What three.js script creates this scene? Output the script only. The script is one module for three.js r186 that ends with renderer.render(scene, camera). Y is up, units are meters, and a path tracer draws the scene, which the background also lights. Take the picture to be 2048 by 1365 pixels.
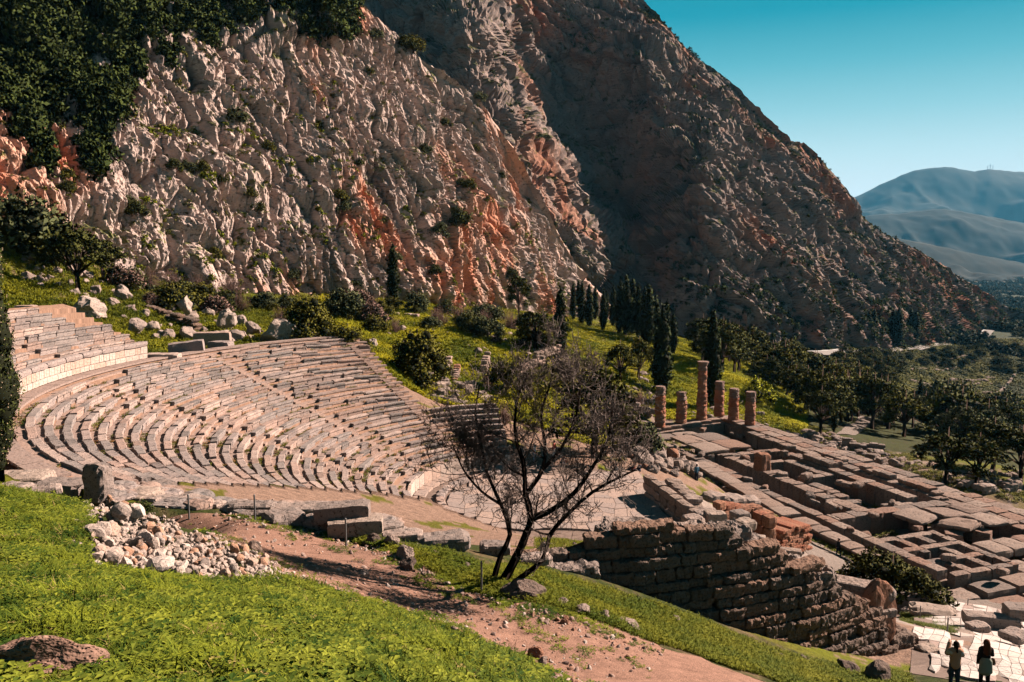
import * as THREE from 'three';
import { mergeGeometries } from 'three/addons/utils/BufferGeometryUtils.js';
import { ImprovedNoise } from 'three/addons/math/ImprovedNoise.js';
import { MarchingCubes } from 'three/addons/objects/MarchingCubes.js';

// ---------- camera, sky, sun, exposure ----------
const scene = new THREE.Scene();
const FOC = 1600, HOR = 500;                       // focal length and horizon row of a 2048 x 1365 frame
const PITCH = Math.atan((682.5 - HOR) / FOC), EYE = 31;
const camera = new THREE.PerspectiveCamera(2 * Math.atan(682.5 / FOC) * 180 / Math.PI, 2048 / 1365, 0.3, 40000);
camera.position.set(0, EYE, 0);
camera.rotation.set(-PITCH, 0, 0);
const EXPOSURE = 4.4;
{
  const w = 512, h = 512, data = new Float32Array(w * h * 4);
  const ramp = [[-90, .05, .05, .05], [-4, .10, .10, .10], [-0.5, .80, .84, .85], [3.5, .78, .85, .88], [6, .58, .78, .83], [9, .31, .62, .70], [12, .12, .47, .57], [15.2, .006, .325, .44], [26, .003, .15, .23], [45, .002, .065, .11], [90, .0015, .035, .07]];
  for (let j = 0; j < h; j++) {
    const e = (j + .5) / h * 180 - 90;
    let k = 0; while (k < ramp.length - 2 && e > ramp[k + 1][0]) k++;
    const t = Math.min(1, Math.max(0, (e - ramp[k][0]) / (ramp[k + 1][0] - ramp[k][0])));
    for (let i = 0; i < w; i++) {
      const o = (j * w + i) * 4;
      for (let c = 0; c < 3; c++) data[o + c] = (ramp[k][c + 1] * (1 - t) + ramp[k + 1][c + 1] * t) / EXPOSURE;
      data[o + 3] = 1;
    }
  }
  const sky = new THREE.DataTexture(data, w, h, THREE.RGBAFormat, THREE.FloatType);
  sky.mapping = THREE.EquirectangularReflectionMapping; sky.magFilter = sky.minFilter = THREE.LinearFilter; sky.needsUpdate = true;
  scene.background = sky; scene.environment = sky;
}
const sun = new THREE.DirectionalLight(new THREE.Color().setRGB(1, .80, .68), 5);
const SUN_AZ = 24 * Math.PI / 180, SUN_EL = 32 * Math.PI / 180;
sun.position.set(Math.cos(SUN_AZ) * Math.cos(SUN_EL), Math.sin(SUN_EL), -Math.sin(SUN_AZ) * Math.cos(SUN_EL)).multiplyScalar(900);
sun.castShadow = true; sun.shadow.mapSize.set(4096, 4096);
Object.assign(sun.shadow.camera, { left: -700, right: 700, top: 500, bottom: -500, near: 1, far: 2500 });
sun.target.position.set(0, 0, -120); sun.position.add(sun.target.position);
scene.add(sun, sun.target);
const renderer = new THREE.WebGLRenderer({ antialias: true });
renderer.toneMapping = THREE.LinearToneMapping; renderer.toneMappingExposure = EXPOSURE;
renderer.shadowMap.enabled = true;
scene.fog = new THREE.FogExp2(new THREE.Color().setRGB(.14, .56, .90), 0.000022);

// ---------- helpers ----------
const V = (x, y, z) => new THREE.Vector3(x, y, z);
const lerp = (a, b, t) => a + (b - a) * t, clamp = (x, a, b) => Math.min(b, Math.max(a, x));
const smooth = (a, b, x) => { const t = clamp((x - a) / (b - a), 0, 1); return t * t * (3 - 2 * t); };
function rng(s) { return () => { s |= 0; s = s + 0x6D2B79F5 | 0; let t = Math.imul(s ^ s >>> 15, 1 | s); t = t + Math.imul(t ^ t >>> 7, 61 | t) ^ t; return ((t ^ t >>> 14) >>> 0) / 4294967296; }; }
const pn = new ImprovedNoise(), N3 = (x, y, z) => pn.noise(x + 300.37, y + 300.71, z + 300.13);
function fbm(x, y, z, o = 4) { let s = 0, a = .5; for (let i = 0; i < o; i++) { s += a * N3(x, y, z); x = x * 2.03 + 7.1; y = y * 2.03 + 3.7; z = z * 2.03 + 1.9; a *= .5; } return s; }
function ridged(x, y, z, o = 4) { let s = 0, a = .5; for (let i = 0; i < o; i++) { const n = 1 - Math.abs(N3(x, y, z)) * 1.6; s += a * n * n; x = x * 2.07 + 5.1; y = y * 2.07 + 2.7; z = z * 2.07 + 8.9; a *= .5; } return s; }
function hash3(i, j, k) { let h = Math.imul(i, 374761393) + Math.imul(j, 668265263) + Math.imul(k, 2147483647 ^ 0x5bd1e995) | 0; h = Math.imul(h ^ h >>> 13, 1274126177); return ((h ^ h >>> 16) >>> 0) / 4294967296; }
function worley(x, y, z) {          // distances to the two nearest feature points, the nearest cell's own random number, and the way to its middle
  const X = Math.floor(x), Y = Math.floor(y), Z = Math.floor(z); let a = 9, b = 9, id = 0, dx = 0, dy = 0, dz = 0;
  for (let i = -1; i < 2; i++) for (let j = -1; j < 2; j++) for (let k = -1; k < 2; k++) {
    const h = hash3(X + i, Y + j, Z + k), ex = X + i + h - x, ey = Y + j + (h * 7919) % 1 - y, ez = Z + k + (h * 104729) % 1 - z, d = ex * ex + ey * ey + ez * ez;
    if (d < a) { b = a; a = d; id = (h * 31337) % 1; dx = ex; dy = ey; dz = ez; } else if (d < b) b = d;
  }
  return [Math.sqrt(a), Math.sqrt(b), id, dx, dy, dz];
}
// a field of tilted flat facets with steps between them
function facets(x, y, z, tilt) { const w = worley(x, y, z), i = w[2], g = (i * 53.7) % 1 - .5, h = (i * 91.3) % 1 - .5; return [(i - .5) + tilt * (g * w[3] + h * w[4]), w[1] - w[0]]; }
// a place seen at row py, column px of the photograph, d metres ahead
const cP = Math.cos(PITCH), sP = Math.sin(PITCH);
function ray(px, py) { const cx = (px - 1024) / FOC, cy = (682.5 - py) / FOC; return V(cx, -sP + cy * cP, -cP - cy * sP); }
function at(px, py, d) { const r = ray(px, py); return r.multiplyScalar(d / -r.z).add(camera.position); }
// smooth interpolation of scattered values
function rbf(points, dim, soft = 0) {
  const n = points.length, A = [];
  for (let i = 0; i < n; i++) { A.push(new Float64Array(n + 2)); for (let j = 0; j < n; j++) { let s = soft; for (let k = 0; k < dim; k++) s += (points[i][k] - points[j][k]) ** 2; A[i][j] = Math.sqrt(s); } A[i][n] = 1; A[i][n + 1] = points[i][dim]; }
  A.push(new Float64Array(n + 2).fill(1)); A[n][n] = 0; A[n][n + 1] = 0;
  const m = n + 1;
  for (let c = 0; c < m; c++) {
    let p = c; for (let r = c + 1; r < m; r++) if (Math.abs(A[r][c]) > Math.abs(A[p][c])) p = r;
    [A[c], A[p]] = [A[p], A[c]];
    for (let r = c + 1; r < m; r++) { const f = A[r][c] / A[c][c]; if (f) for (let k = c; k <= m; k++) A[r][k] -= f * A[c][k]; }
  }
  const w = new Float64Array(m);
  for (let c = m - 1; c >= 0; c--) { let s = A[c][m]; for (let k = c + 1; k < m; k++) s -= A[c][k] * w[k]; w[c] = s / A[c][c]; }
  return (a, b) => { let s = w[n]; for (let i = 0; i < n; i++) s += w[i] * Math.sqrt((a - points[i][0]) ** 2 + (b - points[i][1]) ** 2 + soft); return s; };
}
const poly = (pts, x) => { if (x <= pts[0][0]) return pts[0][1]; for (let i = 1; i < pts.length; i++) if (x <= pts[i][0]) return lerp(pts[i - 1][1], pts[i][1], (x - pts[i - 1][0]) / (pts[i][0] - pts[i - 1][0])); return pts[pts.length - 1][1]; };

// ---------- naming ----------
const used = {};
function numbered(n) { used[n] = (used[n] ?? -1) + 1; return used[n] ? n + '_' + String(used[n]).padStart(3, '0') : n; }
function shade(o) { o.traverse(c => { if (c.isMesh) { c.castShadow = true; c.receiveShadow = true; } }); return o; }
function tag(o, label, category, group) { o.userData.label = label; o.userData.category = category; o.userData.kind = 'thing'; if (group) o.userData.group = group; return o; }
function mesh(name, g, m, parent) { const o = new THREE.Mesh(g, m); o.name = parent ? name : numbered(name); (parent ?? scene).add(o); o.castShadow = o.receiveShadow = true; return o; }
function thing(name, label, category, pos, turn = 0, group) { const o = new THREE.Group(); o.name = numbered(name); if (pos) o.position.copy(pos); o.rotation.y = turn; scene.add(o); return tag(o, label, category, group); }
function struct(o) { o.userData.kind = 'structure'; return o; }
function stuff(o) { o.userData.kind = 'stuff'; return o; }
function copyOf(src, label, pos, turn = 0, s = 1, group) {
  const c = src.clone(); c.name = numbered(src.name.replace(/_\d{3}$/, '')); c.userData = { ...src.userData }; scene.add(c);
  c.position.copy(pos); c.rotation.y = turn; if (s.isVector3) c.scale.copy(s); else c.scale.setScalar(s);
  if (label) c.userData.label = label; if (group) c.userData.group = group; return c;
}

// ---------- textures ----------
function noiseTex(size, fn, repeat, srgb) {
  const d = new Uint8Array(size * size * 4);
  for (let j = 0; j < size; j++) for (let i = 0; i < size; i++) { const v = fn(i / size, j / size); const o = (j * size + i) * 4; for (let c = 0; c < 3; c++) d[o + c] = clamp(Math.round(255 * (v.length ? v[c] : v)), 0, 255); d[o + 3] = 255; }
  const t = new THREE.DataTexture(d, size, size); t.wrapS = t.wrapT = THREE.RepeatWrapping; t.magFilter = THREE.LinearFilter; t.minFilter = THREE.LinearMipmapLinearFilter; t.generateMipmaps = true;
  if (srgb) t.colorSpace = THREE.SRGBColorSpace; t.repeat.set(repeat, repeat); t.needsUpdate = true; return t;
}
// noise that repeats seamlessly: a walk round two circles folded into three dimensions, blended at the edges
function tile(f) { return (u, v) => { const a = smooth(0, 1, u), b = smooth(0, 1, v); return lerp(lerp(f(u + 1, v + 1), f(u, v + 1), a), lerp(f(u + 1, v), f(u, v), a), b); }; }
function cells(n, seed) {           // cells that repeat after n: distance to the nearest point, its random number
  return (u, v) => { const x = u * n, y = v * n, X = Math.floor(x), Y = Math.floor(y); let a = 9, id = 0; for (let i = -1; i < 2; i++) for (let j = -1; j < 2; j++) { const h = hash3((X + i + n) % n, (Y + j + n) % n, seed), d = (X + i + h - x) ** 2 + (Y + j + (h * 7919) % 1 - y) ** 2; if (d < a) { a = d; id = (h * 31337) % 1; } } return [Math.sqrt(a), id]; };
}
const c26 = cells(26, 5), c64 = cells(64, 6), c150 = cells(150, 7);
function baked(f, n) { const a = new Float32Array(n * n); for (let j = 0; j < n; j++) for (let i = 0; i < n; i++) a[j * n + i] = f(i / n, j / n); return (u, v) => { const x = u * n, y = v * n, i = Math.floor(x), j = Math.floor(y), s = x - i, t = y - j, A = i % n, B = (i + 1) % n, C = j % n * n, D = (j + 1) % n * n; return lerp(lerp(a[C + A], a[C + B], s), lerp(a[D + A], a[D + B], s), t); }; }
const t9 = tile((u, v) => fbm(u * 9, v * 9, 2, 5)), t5 = baked(tile((u, v) => fbm(u * 5, v * 5, 7, 4)), 192), t34 = baked(tile((u, v) => fbm(u * 34, v * 34, 3, 2)), 320), t13 = baked(tile((u, v) => fbm(u * 13, v * 13, 11, 3)), 256);
const stoneBump = noiseTex(512, (u, v) => { const w = c26(u, v); return .5 + .6 * t9(u, v) - (w[1] > .45 ? .8 * Math.max(0, .35 - w[0]) : 0); }, 1);
const stoneMap = noiseTex(512, (u, v) => { const a = t5(u, v), b = t34(u, v), w = t13(u, v); let s = .93 + .30 * a + .30 * b; if (w > .17) s -= .28; if (w < -.24) s += .07; return [s, s * (1 - .06 * a), s * (1 - .1 * a)]; }, 1, true);
const grainMap = noiseTex(512, (u, v) => { const s = .85 + .35 * t5(u, v) + .5 * t34(u, v); return [s, s, s]; }, 1, true);
const gravelMap = noiseTex(768, (u, v) => { const w = c64(u, v), x = c150(u, v); let s = .76 + .25 * t5(u, v) + .26 * (x[1] - .5); if (w[1] > .80 && w[0] < .34) s += .26; else if (w[1] < .09 && w[0] < .3) s -= .28; return [s, s * .985, s * .97]; }, 1, true);
const gravelBump = noiseTex(768, (u, v) => { const w = c64(u, v), x = c150(u, v); return .35 + .3 * t5(u, v) + (w[1] > .8 ? .5 * Math.max(0, .34 - w[0]) : 0) + .25 * (.5 - x[0]); }, 1);
const barkBump = noiseTex(256, tile((u, v) => .5 + .6 * fbm(u * 22, v * 5, 3, 4)), 1);
const ALBEDO = .75;                                 // base colours below are given for a paler print and scaled here
const mat = (r, g, b, o = {}) => { const m = new THREE.MeshPhysicalMaterial({ roughness: 1, metalness: 0, specularIntensity: .12, side: THREE.DoubleSide, ...o }); m.color.setRGB(r * ALBEDO, g * ALBEDO, b * ALBEDO); return m; };
const stone = (r, g, b, bump = .03) => mat(r, g, b, { map: stoneMap, bumpMap: stoneBump, bumpScale: bump });

// texture coordinates in metres, by the axis each face points along
function boxUV(g, s = 1) {
  const p = g.attributes.position, n = g.attributes.normal, uv = new Float32Array(p.count * 2);
  for (let i = 0; i < p.count; i++) {
    const ax = Math.abs(n.getX(i)), ay = Math.abs(n.getY(i)), az = Math.abs(n.getZ(i));
    const x = p.getX(i), y = p.getY(i), z = p.getZ(i);
    if (ay >= ax && ay >= az) { uv[2 * i] = x / s; uv[2 * i + 1] = z / s; } else if (ax > az) { uv[2 * i] = z / s; uv[2 * i + 1] = y / s; } else { uv[2 * i] = x / s; uv[2 * i + 1] = y / s; }
  }
  g.setAttribute('uv', new THREE.BufferAttribute(uv, 2)); return g;
}
// a weathered block: base at y = 0; edges worn, faces uneven
function block(w, h, d, o = {}) {
  const { seg = [5, 3, 3], rough = .04, worn = .06, seed = 1, bulge = 0, freq = 1.6, uv = 1.6 } = o;
  let g = new THREE.BoxGeometry(w, h, d, ...seg); g.deleteAttribute('uv');
  const p = g.attributes.position, r = rng(seed), ox = r() * 90, oy = r() * 90;
  for (let i = 0; i < p.count; i++) {
    let x = p.getX(i), y = p.getY(i), z = p.getZ(i);
    const ux = Math.abs(x) / (w / 2), uy = Math.abs(y) / (h / 2), uz = Math.abs(z) / (d / 2);
    const e = (ux > .99) + (uy > .99) + (uz > .99);
    const k = worn * (e === 3 ? 1 : e === 2 ? .45 : 0) * (.5 + 1.4 * Math.abs(N3(x * 2 + ox, y * 2 + oy, z * 2)));
    if (ux > .99) x -= Math.sign(x) * k; if (uy > .99) y -= Math.sign(y) * k; if (uz > .99) z -= Math.sign(z) * k;
    const n = fbm(x * freq + ox, y * freq + oy, z * freq + seed * .37, 3) * rough * 2.2, n2 = fbm(x * freq + oy, y * freq, z * freq + ox, 3) * rough * 2.2;
    if (ux > .99) x += Math.sign(x) * n; if (uy > .99) y += (y > 0 ? n : 0); if (uz > .99) { z += Math.sign(z) * n2; if (bulge) z += Math.sign(z) * bulge * (1 - ux * ux) * (1 - uy * uy); }
    if (e < 2) { x += n2 * .3; }
    p.setXYZ(i, x, y + h / 2, z);
  }
  if (!o.smooth) g = g.toNonIndexed(); g.computeVertexNormals(); return boxUV(g, uv);
}
// a broken boulder: a ball cut by random planes and roughened; base near y = 0, about 1 m wide
function rock(seed, detail = 3, flat = .8, rough = .07) {
  const r = rng(seed); let g = new THREE.IcosahedronGeometry(.5, detail); g.deleteAttribute('uv');
  const cuts = []; for (let i = 0; i < 9; i++) { const n = V(r() - .5, r() - .5, r() - .5).normalize(); cuts.push([n, .25 + r() * .17]); }
  const p = g.attributes.position, o = r() * 80;
  for (let i = 0; i < p.count; i++) {
    const v = V(p.getX(i), p.getY(i), p.getZ(i));
    for (const [n, d] of cuts) { const t = v.dot(n) - d; if (t > 0) v.addScaledVector(n, -t); }
    const q = v.clone().normalize(); v.addScaledVector(q, rough * 2 * fbm(v.x * 3 + o, v.y * 3, v.z * 3 + o, 4));
    p.setXYZ(i, v.x, (v.y + .36) * flat, v.z);
  }
  g.computeVertexNormals(); return boxUV(g, 1);
}
// many small leaf faces spread through a set of balls
function leaves(balls, n, size, seed, o = {}) {
  const { shell = .45, squash = 1, long = 1.6, droop = 0, up = 0 } = o, r = rng(seed), pos = [], nor = [];
  const tot = balls.reduce((s, b) => s + b[3] ** 2, 0);
  for (const b of balls) {
    const m = Math.ceil(n * b[3] ** 2 / tot);
    for (let i = 0; i < m; i++) {
      let x, y, z, q; do { x = r() * 2 - 1; y = r() * 2 - 1; z = r() * 2 - 1; q = x * x + y * y + z * z; } while (q > 1 || q < shell * shell * r());
      const c = V(b[0] + x * b[3], b[1] + y * b[3] * squash * (b[4] ?? 1), b[2] + z * b[3]);
      const a = V(r() - .5, r() - .5 - droop + up, r() - .5).normalize(), d = V(r() - .5, r() - .5, r() - .5).cross(a).normalize();
      const s = size * (.55 + .9 * r());
      const A = c.clone().addScaledVector(a, -s * long * .5), B = c.clone().addScaledVector(a, s * long * .5), C = c.clone().addScaledVector(d, s * .5).addScaledVector(a, s * .1), D = c.clone().addScaledVector(d, -s * .5).addScaledVector(a, s * .1);
      pos.push(A.x, A.y, A.z, C.x, C.y, C.z, B.x, B.y, B.z, A.x, A.y, A.z, B.x, B.y, B.z, D.x, D.y, D.z);
      const m2 = a.clone().cross(d); if (m2.y < 0) m2.negate(); const w = V(x, y * .8 + .25, z).normalize().lerp(m2, .55).normalize();
      for (let k = 0; k < 6; k++) nor.push(w.x, w.y, w.z);
    }
  }
  const g = new THREE.BufferGeometry(); g.setAttribute('position', new THREE.Float32BufferAttribute(pos, 3)); g.setAttribute('normal', new THREE.Float32BufferAttribute(nor, 3)); return g;
}
// a tapered limb through points [x, y, z, radius]
function limb(pts, sides = 6) {
  const pos = [], nor = [], uv = [], idx = []; let len = 0;
  for (let i = 0; i < pts.length; i++) {
    const a = pts[Math.max(0, i - 1)], b = pts[Math.min(pts.length - 1, i + 1)], t = V(b[0] - a[0], b[1] - a[1], b[2] - a[2]).normalize();
    const u = V(t.z, .13, -t.x + .31).cross(t).normalize(), w = t.clone().cross(u);
    if (i) len += Math.hypot(pts[i][0] - pts[i - 1][0], pts[i][1] - pts[i - 1][1], pts[i][2] - pts[i - 1][2]);
    for (let k = 0; k <= sides; k++) {
      const q = k / sides * Math.PI * 2, n = u.clone().multiplyScalar(Math.cos(q)).addScaledVector(w, Math.sin(q));
      pos.push(pts[i][0] + n.x * pts[i][3], pts[i][1] + n.y * pts[i][3], pts[i][2] + n.z * pts[i][3]); nor.push(n.x, n.y, n.z); uv.push(k / sides, len * .7);
    }
    if (i) for (let k = 0; k < sides; k++) { const A = (i - 1) * (sides + 1) + k, B = A + sides + 1; idx.push(A, B, A + 1, A + 1, B, B + 1); }
  }
  const g = new THREE.BufferGeometry(); g.setAttribute('position', new THREE.Float32BufferAttribute(pos, 3)); g.setAttribute('normal', new THREE.Float32BufferAttribute(nor, 3)); g.setAttribute('uv', new THREE.Float32BufferAttribute(uv, 2)); g.setIndex(idx); return g;
}
function gridGeo(nu, nv, fn, uvs = 6) {      // fn(i, j) -> Vector3
  const pos = new Float32Array(nu * nv * 3), idx = new Uint32Array((nu - 1) * (nv - 1) * 6); let q = 0;
  for (let j = 0; j < nv; j++) for (let i = 0; i < nu; i++) { const p = fn(i, j), o = (j * nu + i) * 3; pos[o] = p.x; pos[o + 1] = p.y; pos[o + 2] = p.z; }
  for (let j = 0; j < nv - 1; j++) for (let i = 0; i < nu - 1; i++) { const a = j * nu + i; idx[q++] = a; idx[q++] = a + 1; idx[q++] = a + nu; idx[q++] = a + 1; idx[q++] = a + nu + 1; idx[q++] = a + nu; }
  const g = new THREE.BufferGeometry(); g.setAttribute('position', new THREE.BufferAttribute(pos, 3)); g.setIndex(new THREE.BufferAttribute(idx, 1)); g.computeVertexNormals(); return g;
}
function setColors(g, fn) { const p = g.attributes.position, n = g.attributes.normal, c = new Float32Array(p.count * 3); for (let i = 0; i < p.count; i++) { const k = fn(p.getX(i), p.getY(i), p.getZ(i), i, n); c[3 * i] = k[0]; c[3 * i + 1] = k[1]; c[3 * i + 2] = k[2]; } g.setAttribute('color', new THREE.BufferAttribute(c, 3)); return g; }
const mix3 = (a, b, t) => [lerp(a[0], b[0], t), lerp(a[1], b[1], t), lerp(a[2], b[2], t)];

// ---------- terrain ----------
const TC = V(2, 0, -61);                                   // centre of the theatre's circle
const ROWS = 27, R0 = 10, DR = .9, T0 = 12.6, DH = .33, FLOOR = 11.6;
const rowR = k => R0 + DR * k, rowY = k => T0 + DH * k;
const PODR = 35.7, PODY = rowY(26) + .3, UPY = PODY + 1.45, UDR = .95, UDH = .42;
const nearA = k => (-56 + k * .73) * Math.PI / 180, farA = k => (k <= 9 ? -168 : -145.5) * Math.PI / 180, podA = -105.5 * Math.PI / 180;
const ctl = [];
const put = (px, py, d) => { const p = at(px, py, d); ctl.push([p.x, p.z, p.y]); };
const putw = (x, y, z) => ctl.push([x, z, y]);
[[0, 29.3, 0], [-8, 29.6, 2], [8, 27.5, 2], [0, 31, 12], [-20, 30, -2], [20, 24, 4], [-40, 31, 0], [40, 12, 10], [-60, 36, -40], [0, 40, 60], [-150, 70, 0], [150, -30, 30]].forEach(a => putw(...a));
[[-500, 960, 26], [0, 1365, 5.6], [700, 1365, 6.3], [300, 1250, 8.2], [700, 1250, 11], [1060, 1342, 17.5], [900, 1262, 18.5], [820, 1230, 19.5], [560, 1160, 17.5], [160, 1010, 24], [0, 985, 25], [160, 1140, 13], [300, 1160, 14], [450, 1160, 15.5], [200, 1040, 19], [300, 1040, 21],
 [100, 985, 29], [378, 1040, 29], [510, 1043, 29], [692, 1095, 26.5], [963, 1192, 23.2], [450, 1060, 27], [600, 1110, 24], [800, 1170, 22.5], [800, 1090, 26.5], [920, 1125, 26],
 [1010, 1165, 24], [1250, 1185, 30.4], [1100, 1150, 28.5], [1500, 1278, 31.4], [1650, 1325, 31], [1800, 1335, 34], [1300, 1300, 21.5], [1500, 1365, 20.5], [1130, 1222, 22], [1250, 1240, 25], [1400, 1300, 24.5], [1700, 1350, 27], [1600, 1420, 20], [1905, 1378, 26], [2048, 1370, 27], [1800, 1400, 25],
 [2000, 1320, 34], [2000, 1290, 43], [1950, 1250, 54], [1870, 1230, 59], [2000, 1200, 70], [1850, 1200, 66], [1900, 1185, 70], [2200, 1250, 60],
 [1677, 1112, 78.6], [1620, 1085, 84], [1730, 1150, 70], [1540, 1095, 66], [1480, 1090, 62]].forEach(a => put(...a));
// theatre side, orchestra, stage and temple terraces
[[-12, 19.2, -27], [-6, 17.2, -38], [2, 17.5, -34], [6, 15.5, -40], [4, 11.2, -52], [12, 11, -64], [14.5, 10.6, -52], [12, 12.2, -46], [20, 6, -56], [24, 1.5, -62], [2, 11.2, -61], [8, 11.2, -72], [12, 10.5, -78], [16, 9, -90], [20, 4, -96]].forEach(a => putw(...a));
[[1220, 905, 92], [1290, 905, 108], [1270, 862, 131], [1330, 800, 158], [1240, 820, 140], [1100, 830, 112], [1010, 790, 105], [1250, 740, 165]].forEach(a => put(...a));
for (const [s, t] of [[0, 0], [15, -3], [30, -3], [45, -3], [58, -3], [0, 10], [5, 20], [20, 20], [35, 22], [50, 23], [66, 22], [66, 8], [66, -2], [30, 8], [48, 8]]) putw(37 + .33 * s - .944 * t, t < -2 ? -1.6 : -.55, -140.65 + .944 * s + .33 * t);
for (const [s, t] of [[0, -10], [20, -9], [38, -9], [52, -10]]) putw(37 + .33 * s - .944 * t, -5, -140.65 + .944 * s + .33 * t);
[[1440, 820, 152], [1600, 852, 150], [1640, 900, 140], [1750, 905, 135], [1700, 855, 190], [1800, 930, 122], [1900, 960, 112], [2000, 975, 112], [2048, 930, 130], [1950, 900, 150], [1740, 850, 195],
 [1500, 765, 178], [1560, 800, 172], [1620, 852, 160], [1390, 720, 195], [1350, 735, 180], [1250, 700, 200], [1200, 660, 225], [1300, 670, 230], [1400, 690, 240],
 [1640, 830, 200], [1560, 760, 230], [1700, 800, 260], [1500, 735, 300], [1450, 716, 350], [1510, 713, 395], [1600, 708, 410], [1700, 702, 440], [1800, 693, 490], [1860, 689, 530], [1920, 684, 580], [1975, 664, 660], [2005, 643, 740], [2048, 660, 720],
 [1600, 740, 340], [1700, 735, 380], [1800, 770, 390], [1850, 800, 330], [1900, 750, 470], [2000, 750, 480], [1900, 790, 420], [2000, 800, 400], [2048, 720, 560], [1800, 730, 440], [2048, 790, 430], [1950, 830, 330], [1850, 850, 250], [2048, 850, 280], [2048, 900, 180]].forEach(a => put(...a));
[[690, 700, 92], [760, 735, 95], [850, 800, 95], [900, 790, 100], [850, 745, 108], [950, 770, 105], [850, 700, 125], [950, 720, 125], [1050, 730, 130], [950, 650, 160], [1050, 660, 170], [1150, 690, 165], [1120, 700, 145], [760, 640, 145], [700, 660, 120], [640, 680, 102], [785, 606, 174], [600, 604, 158], [500, 610, 138], [400, 596, 138], [300, 572, 128], [240, 560, 122], [180, 580, 102], [100, 490, 116], [20, 460, 110], [-200, 420, 95], [40, 560, 100], [440, 660, 100], [350, 640, 110], [300, 690, 88], [560, 690, 98],
 [900, 618, 195], [1050, 628, 215], [1150, 645, 235], [1200, 640, 270], [1300, 660, 300], [1250, 640, 340], [1380, 700, 330], [-100, 620, 72], [-300, 560, 70]].forEach(a => put(...a));
// the far valley
[[1900, 640, 900], [2048, 640, 1000], [1900, 590, 1800], [2048, 590, 1800], [2300, 640, 1200], [2600, 700, 500], [1900, 560, 3000], [2048, 560, 3000], [2400, 560, 3000], [1700, 560, 3000], [1000, 560, 3000], [0, 560, 3000], [1200, 620, 900], [300, 500, 700], [1000, 560, 900]].forEach(a => put(...a));
putw(0, -60, -9000); putw(6000, -60, -9000); putw(-6000, 0, -6000); putw(3000, -90, -2000); putw(400, -60, 200); putw(-300, 150, 200);
const exactH = rbf(ctl, 2, .5);
// heights are looked up in two tables, a fine one near by and a coarse one beyond
function table(x0, x1, z0, z1, st) { const nx = Math.round((x1 - x0) / st) + 1, nz = Math.round((z1 - z0) / st) + 1, a = new Float32Array(nx * nz); for (let j = 0; j < nz; j++) for (let i = 0; i < nx; i++) a[j * nx + i] = exactH(x0 + i * st, z0 + j * st); return (x, z) => { const u = (x - x0) / st, v = (z - z0) / st; if (u < 0 || v < 0 || u >= nx - 1 || v >= nz - 1) return null; const i = u | 0, j = v | 0, f = u - i, g = v - j, k = j * nx + i; return lerp(lerp(a[k], a[k + 1], f), lerp(a[k + nx], a[k + nx + 1], f), g); }; }
const hNear = table(-45, 45, -60, 8, .4), hMid = table(-160, 420, -760, 10, 2);
const rawH = (x, z) => hNear(x, z) ?? hMid(x, z) ?? exactH(x, z);
function theatreY(r) { return r < 9.9 ? FLOOR : r < rowR(26) + DR + .2 ? rowY((r - R0) / DR - .5) : r < PODR + 1.3 ? PODY : UPY + UDH * ((r - PODR) / UDR - .6); }
function ground(x, z) {
  let y = rawH(x, z); const dx = x - TC.x, dz = z - TC.z, r = Math.hypot(dx, dz), D = Math.hypot(x, z);
  y += (D < 60 ? .10 : .35) * fbm(x * .35, z * .35, 3, 3) + (D > 60 ? .7 : .12) * fbm(x * .06, z * .06, 9, 3) + (D > 400 ? 9 * fbm(x * .004, z * .004, 1, 4) * smooth(400, 900, D) : 0);
  if (r < 46) {
    let a = Math.atan2(dx, dz); if (a > 0) a -= 2 * Math.PI; const k = clamp((r - R0) / DR, 0, 27), m = 1.2 / Math.max(r, 3);
    const lowOk = r < PODR && a < nearA(k) + m && a > farA(k) - m, upOk = r >= PODR && a < -.4 && a > podA - m, orch = r < 10.5;
    if (orch) y = Math.min(y, FLOOR - .35); else if (lowOk || upOk) y = Math.min(y, theatreY(r) - .75);
  }
  return y;
}
function onGround(px, py) { const r = ray(px, py), c = camera.position; let t = 1; for (let i = 0; i < 4000; i++) { const x = r.x * t, y = c.y + r.y * t, z = r.z * t, g = ground(x, z); if (y < g + .005 * 1) { break; } t += Math.max(.02, (y - g) * .35); if (t > 9000) break; } return V(r.x * t, c.y + r.y * t, r.z * t); }
const GREEN = [.12, .135, .008], OLIVE = [.105, .10, .014], EARTH = [.23, .15, .11], RUBBLE = [.29, .235, .20];
const groundMat = mat(1, 1, 1, { vertexColors: true, map: grainMap, bumpMap: stoneBump, bumpScale: .10 });
const inBox = (x, z, a) => a;
function templeST(x, z) { const dx = x - 37, dz = z + 140.65; return [.33 * dx + .944 * dz, -.944 * dx + .33 * dz]; }
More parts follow.
